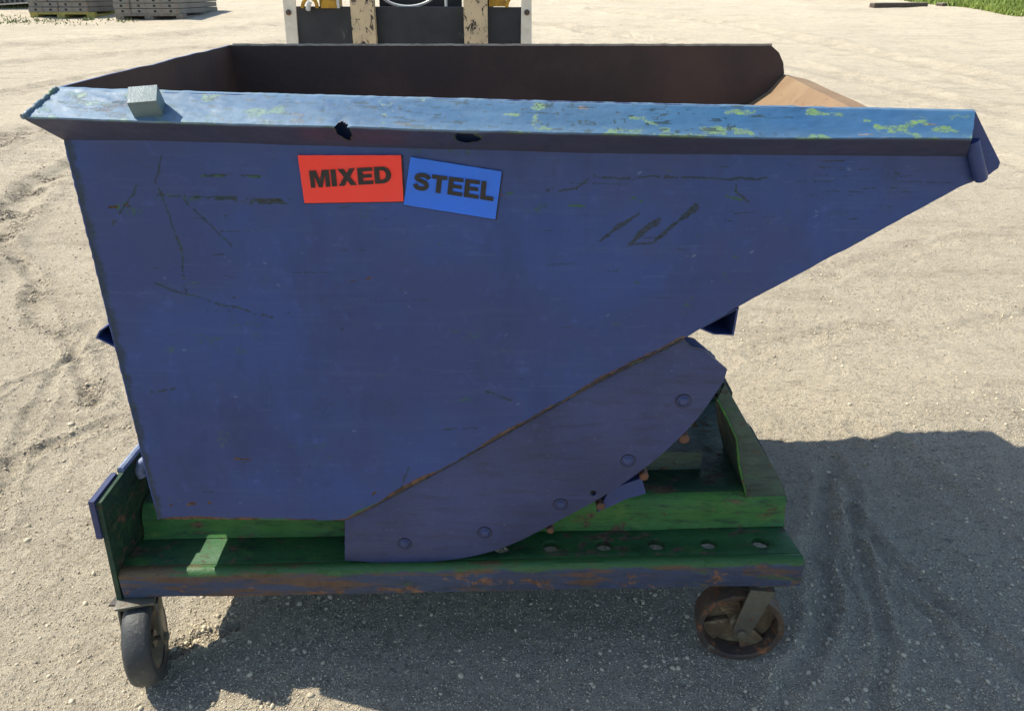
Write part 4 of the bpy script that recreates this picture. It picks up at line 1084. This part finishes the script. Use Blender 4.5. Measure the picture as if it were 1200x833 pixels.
# timbers
def timber(px0, px1, py0, py1, hpx, mat, label, cat='timber'):
    a = atg(px0, py0); b = atg(px1, py1); sc = px_scale(a.y, a.z); h = hpx / sc
    t = thing('timber_beam', a, label, cat, 'timbers at the grass edge')
    d = (b - a); d.z = 0; nrm = Vector((-d.y, d.x, 0)).normalized() * .16
    P = [a, b, b + nrm, a + nrm]; z = min(a.z, b.z)
    P = [Vector((p.x, p.y, z - .01)) for p in P]; bm = bmesh.new(); prism(bm, P, (0, 0, h)); bm_obj('beam_body', bm, M_timber, t, bevel=.01)
    P = [p + Vector((0, 0, h + .002)) for p in P]; bm = bmesh.new(); prism(bm, P, (0, 0, .012)); bm_obj('beam_top', bm, M_tie, t, bevel=.003)
timber(1024, 1087, 9.8, 8.2, 5.4, M_timber, 'short squared timber lying on bare gravel near the grass')
timber(1104, 1141, 7.4, 5.6, 3.0, M_timber, 'thin dark timber half hidden in the grass edge')

# grass
def blades(name, P, H, mat, rng, wd=.012):
    n = len(P); ang = rng.uniform(0, 2 * PI, n); lean = rng.uniform(.1, .7, n) * H; la = rng.uniform(0, 2 * PI, n)
    dx, dy = np.cos(ang) * wd * .5, np.sin(ang) * wd * .5; lx, ly = np.cos(la) * lean, np.sin(la) * lean
    V = np.zeros((n, 3, 3)); V[:, 0] = P; V[:, 1] = P; V[:, 2] = P
    V[:, 0, 0] -= dx; V[:, 0, 1] -= dy; V[:, 1, 0] += dx; V[:, 1, 1] += dy; V[:, 2, 0] += lx; V[:, 2, 1] += ly; V[:, 2, 2] += H
    F = np.arange(n * 3, dtype=np.int32); me = bpy.data.meshes.new(name); me.vertices.add(n * 3); me.vertices.foreach_set('co', V.astype(np.float32).ravel())
    me.loops.add(n * 3); me.loops.foreach_set('vertex_index', F); me.polygons.add(n); me.polygons.foreach_set('loop_start', np.arange(0, n * 3, 3, dtype=np.int32))
    me.update(calc_edges=True); me.materials.append(mat); o = bpy.data.objects.new(name, me); C.collection.objects.link(o); return o
rng = np.random.default_rng(11)
def grass():
    n = 90000
    x = rng.uniform(7.5, 17, n); y = rng.uniform(14, 24, n)
    # boundary line through pixels
    e = gpts([(1040, 0), (1090, 6), (1130, 9), (1165, 16), (1200, 20), (1300, 30)])
    ex = np.array([p[0] for p in e]); ey = np.array([p[1] for p in e]); by = np.interp(x, ex, ey)
    k = (y > by + (fbm(x * 2, y * 2, 4, 3) - .5) * 1.6) & (x > ex[0] - .2 + 0 * x)
    x, y = x[k], y[k]; z, _ = height(x, y)
    o = blades('grass', np.stack([x, y, z], -1), rng.uniform(.04, .16, len(x)), M_grass, rng, .03)
    tag(o, 'bright green grass at the upper right edge of the yard', 'grass', kind='stuff')
grass()
def weeds():
    spots = [(10, 26, 60, .5), (22, 27, 50, .4), (33, 25, 30, .4), (60, 25, 40, .3), (75, 27, 20, .4), (103, 24, 60, .12), (130, 24, 20, .3), (148, 25, 40, .25), (100, 28, 20, .4), (0, 22, 60, .5), (6, 8, 90, .6), (20, 9, 60, .5)]
    P = []
    for a, b, n, r_ in spots:
        c = atg(a, b)
        for _ in range(int(n * 1.0)): P.append((c.x + rng.normal(0, r_ * .5), c.y + rng.normal(0, r_ * .5)))
    P = np.array(P); z, _ = height(P[:, 0], P[:, 1])
    o = blades('weeds', np.stack([P[:, 0], P[:, 1], z], -1), rng.uniform(.015, .06, len(P)), M_weed, rng, .03)
    tag(o, 'sparse low weeds growing in the gravel before the panel stacks', 'weeds', kind='stuff')
weeds()
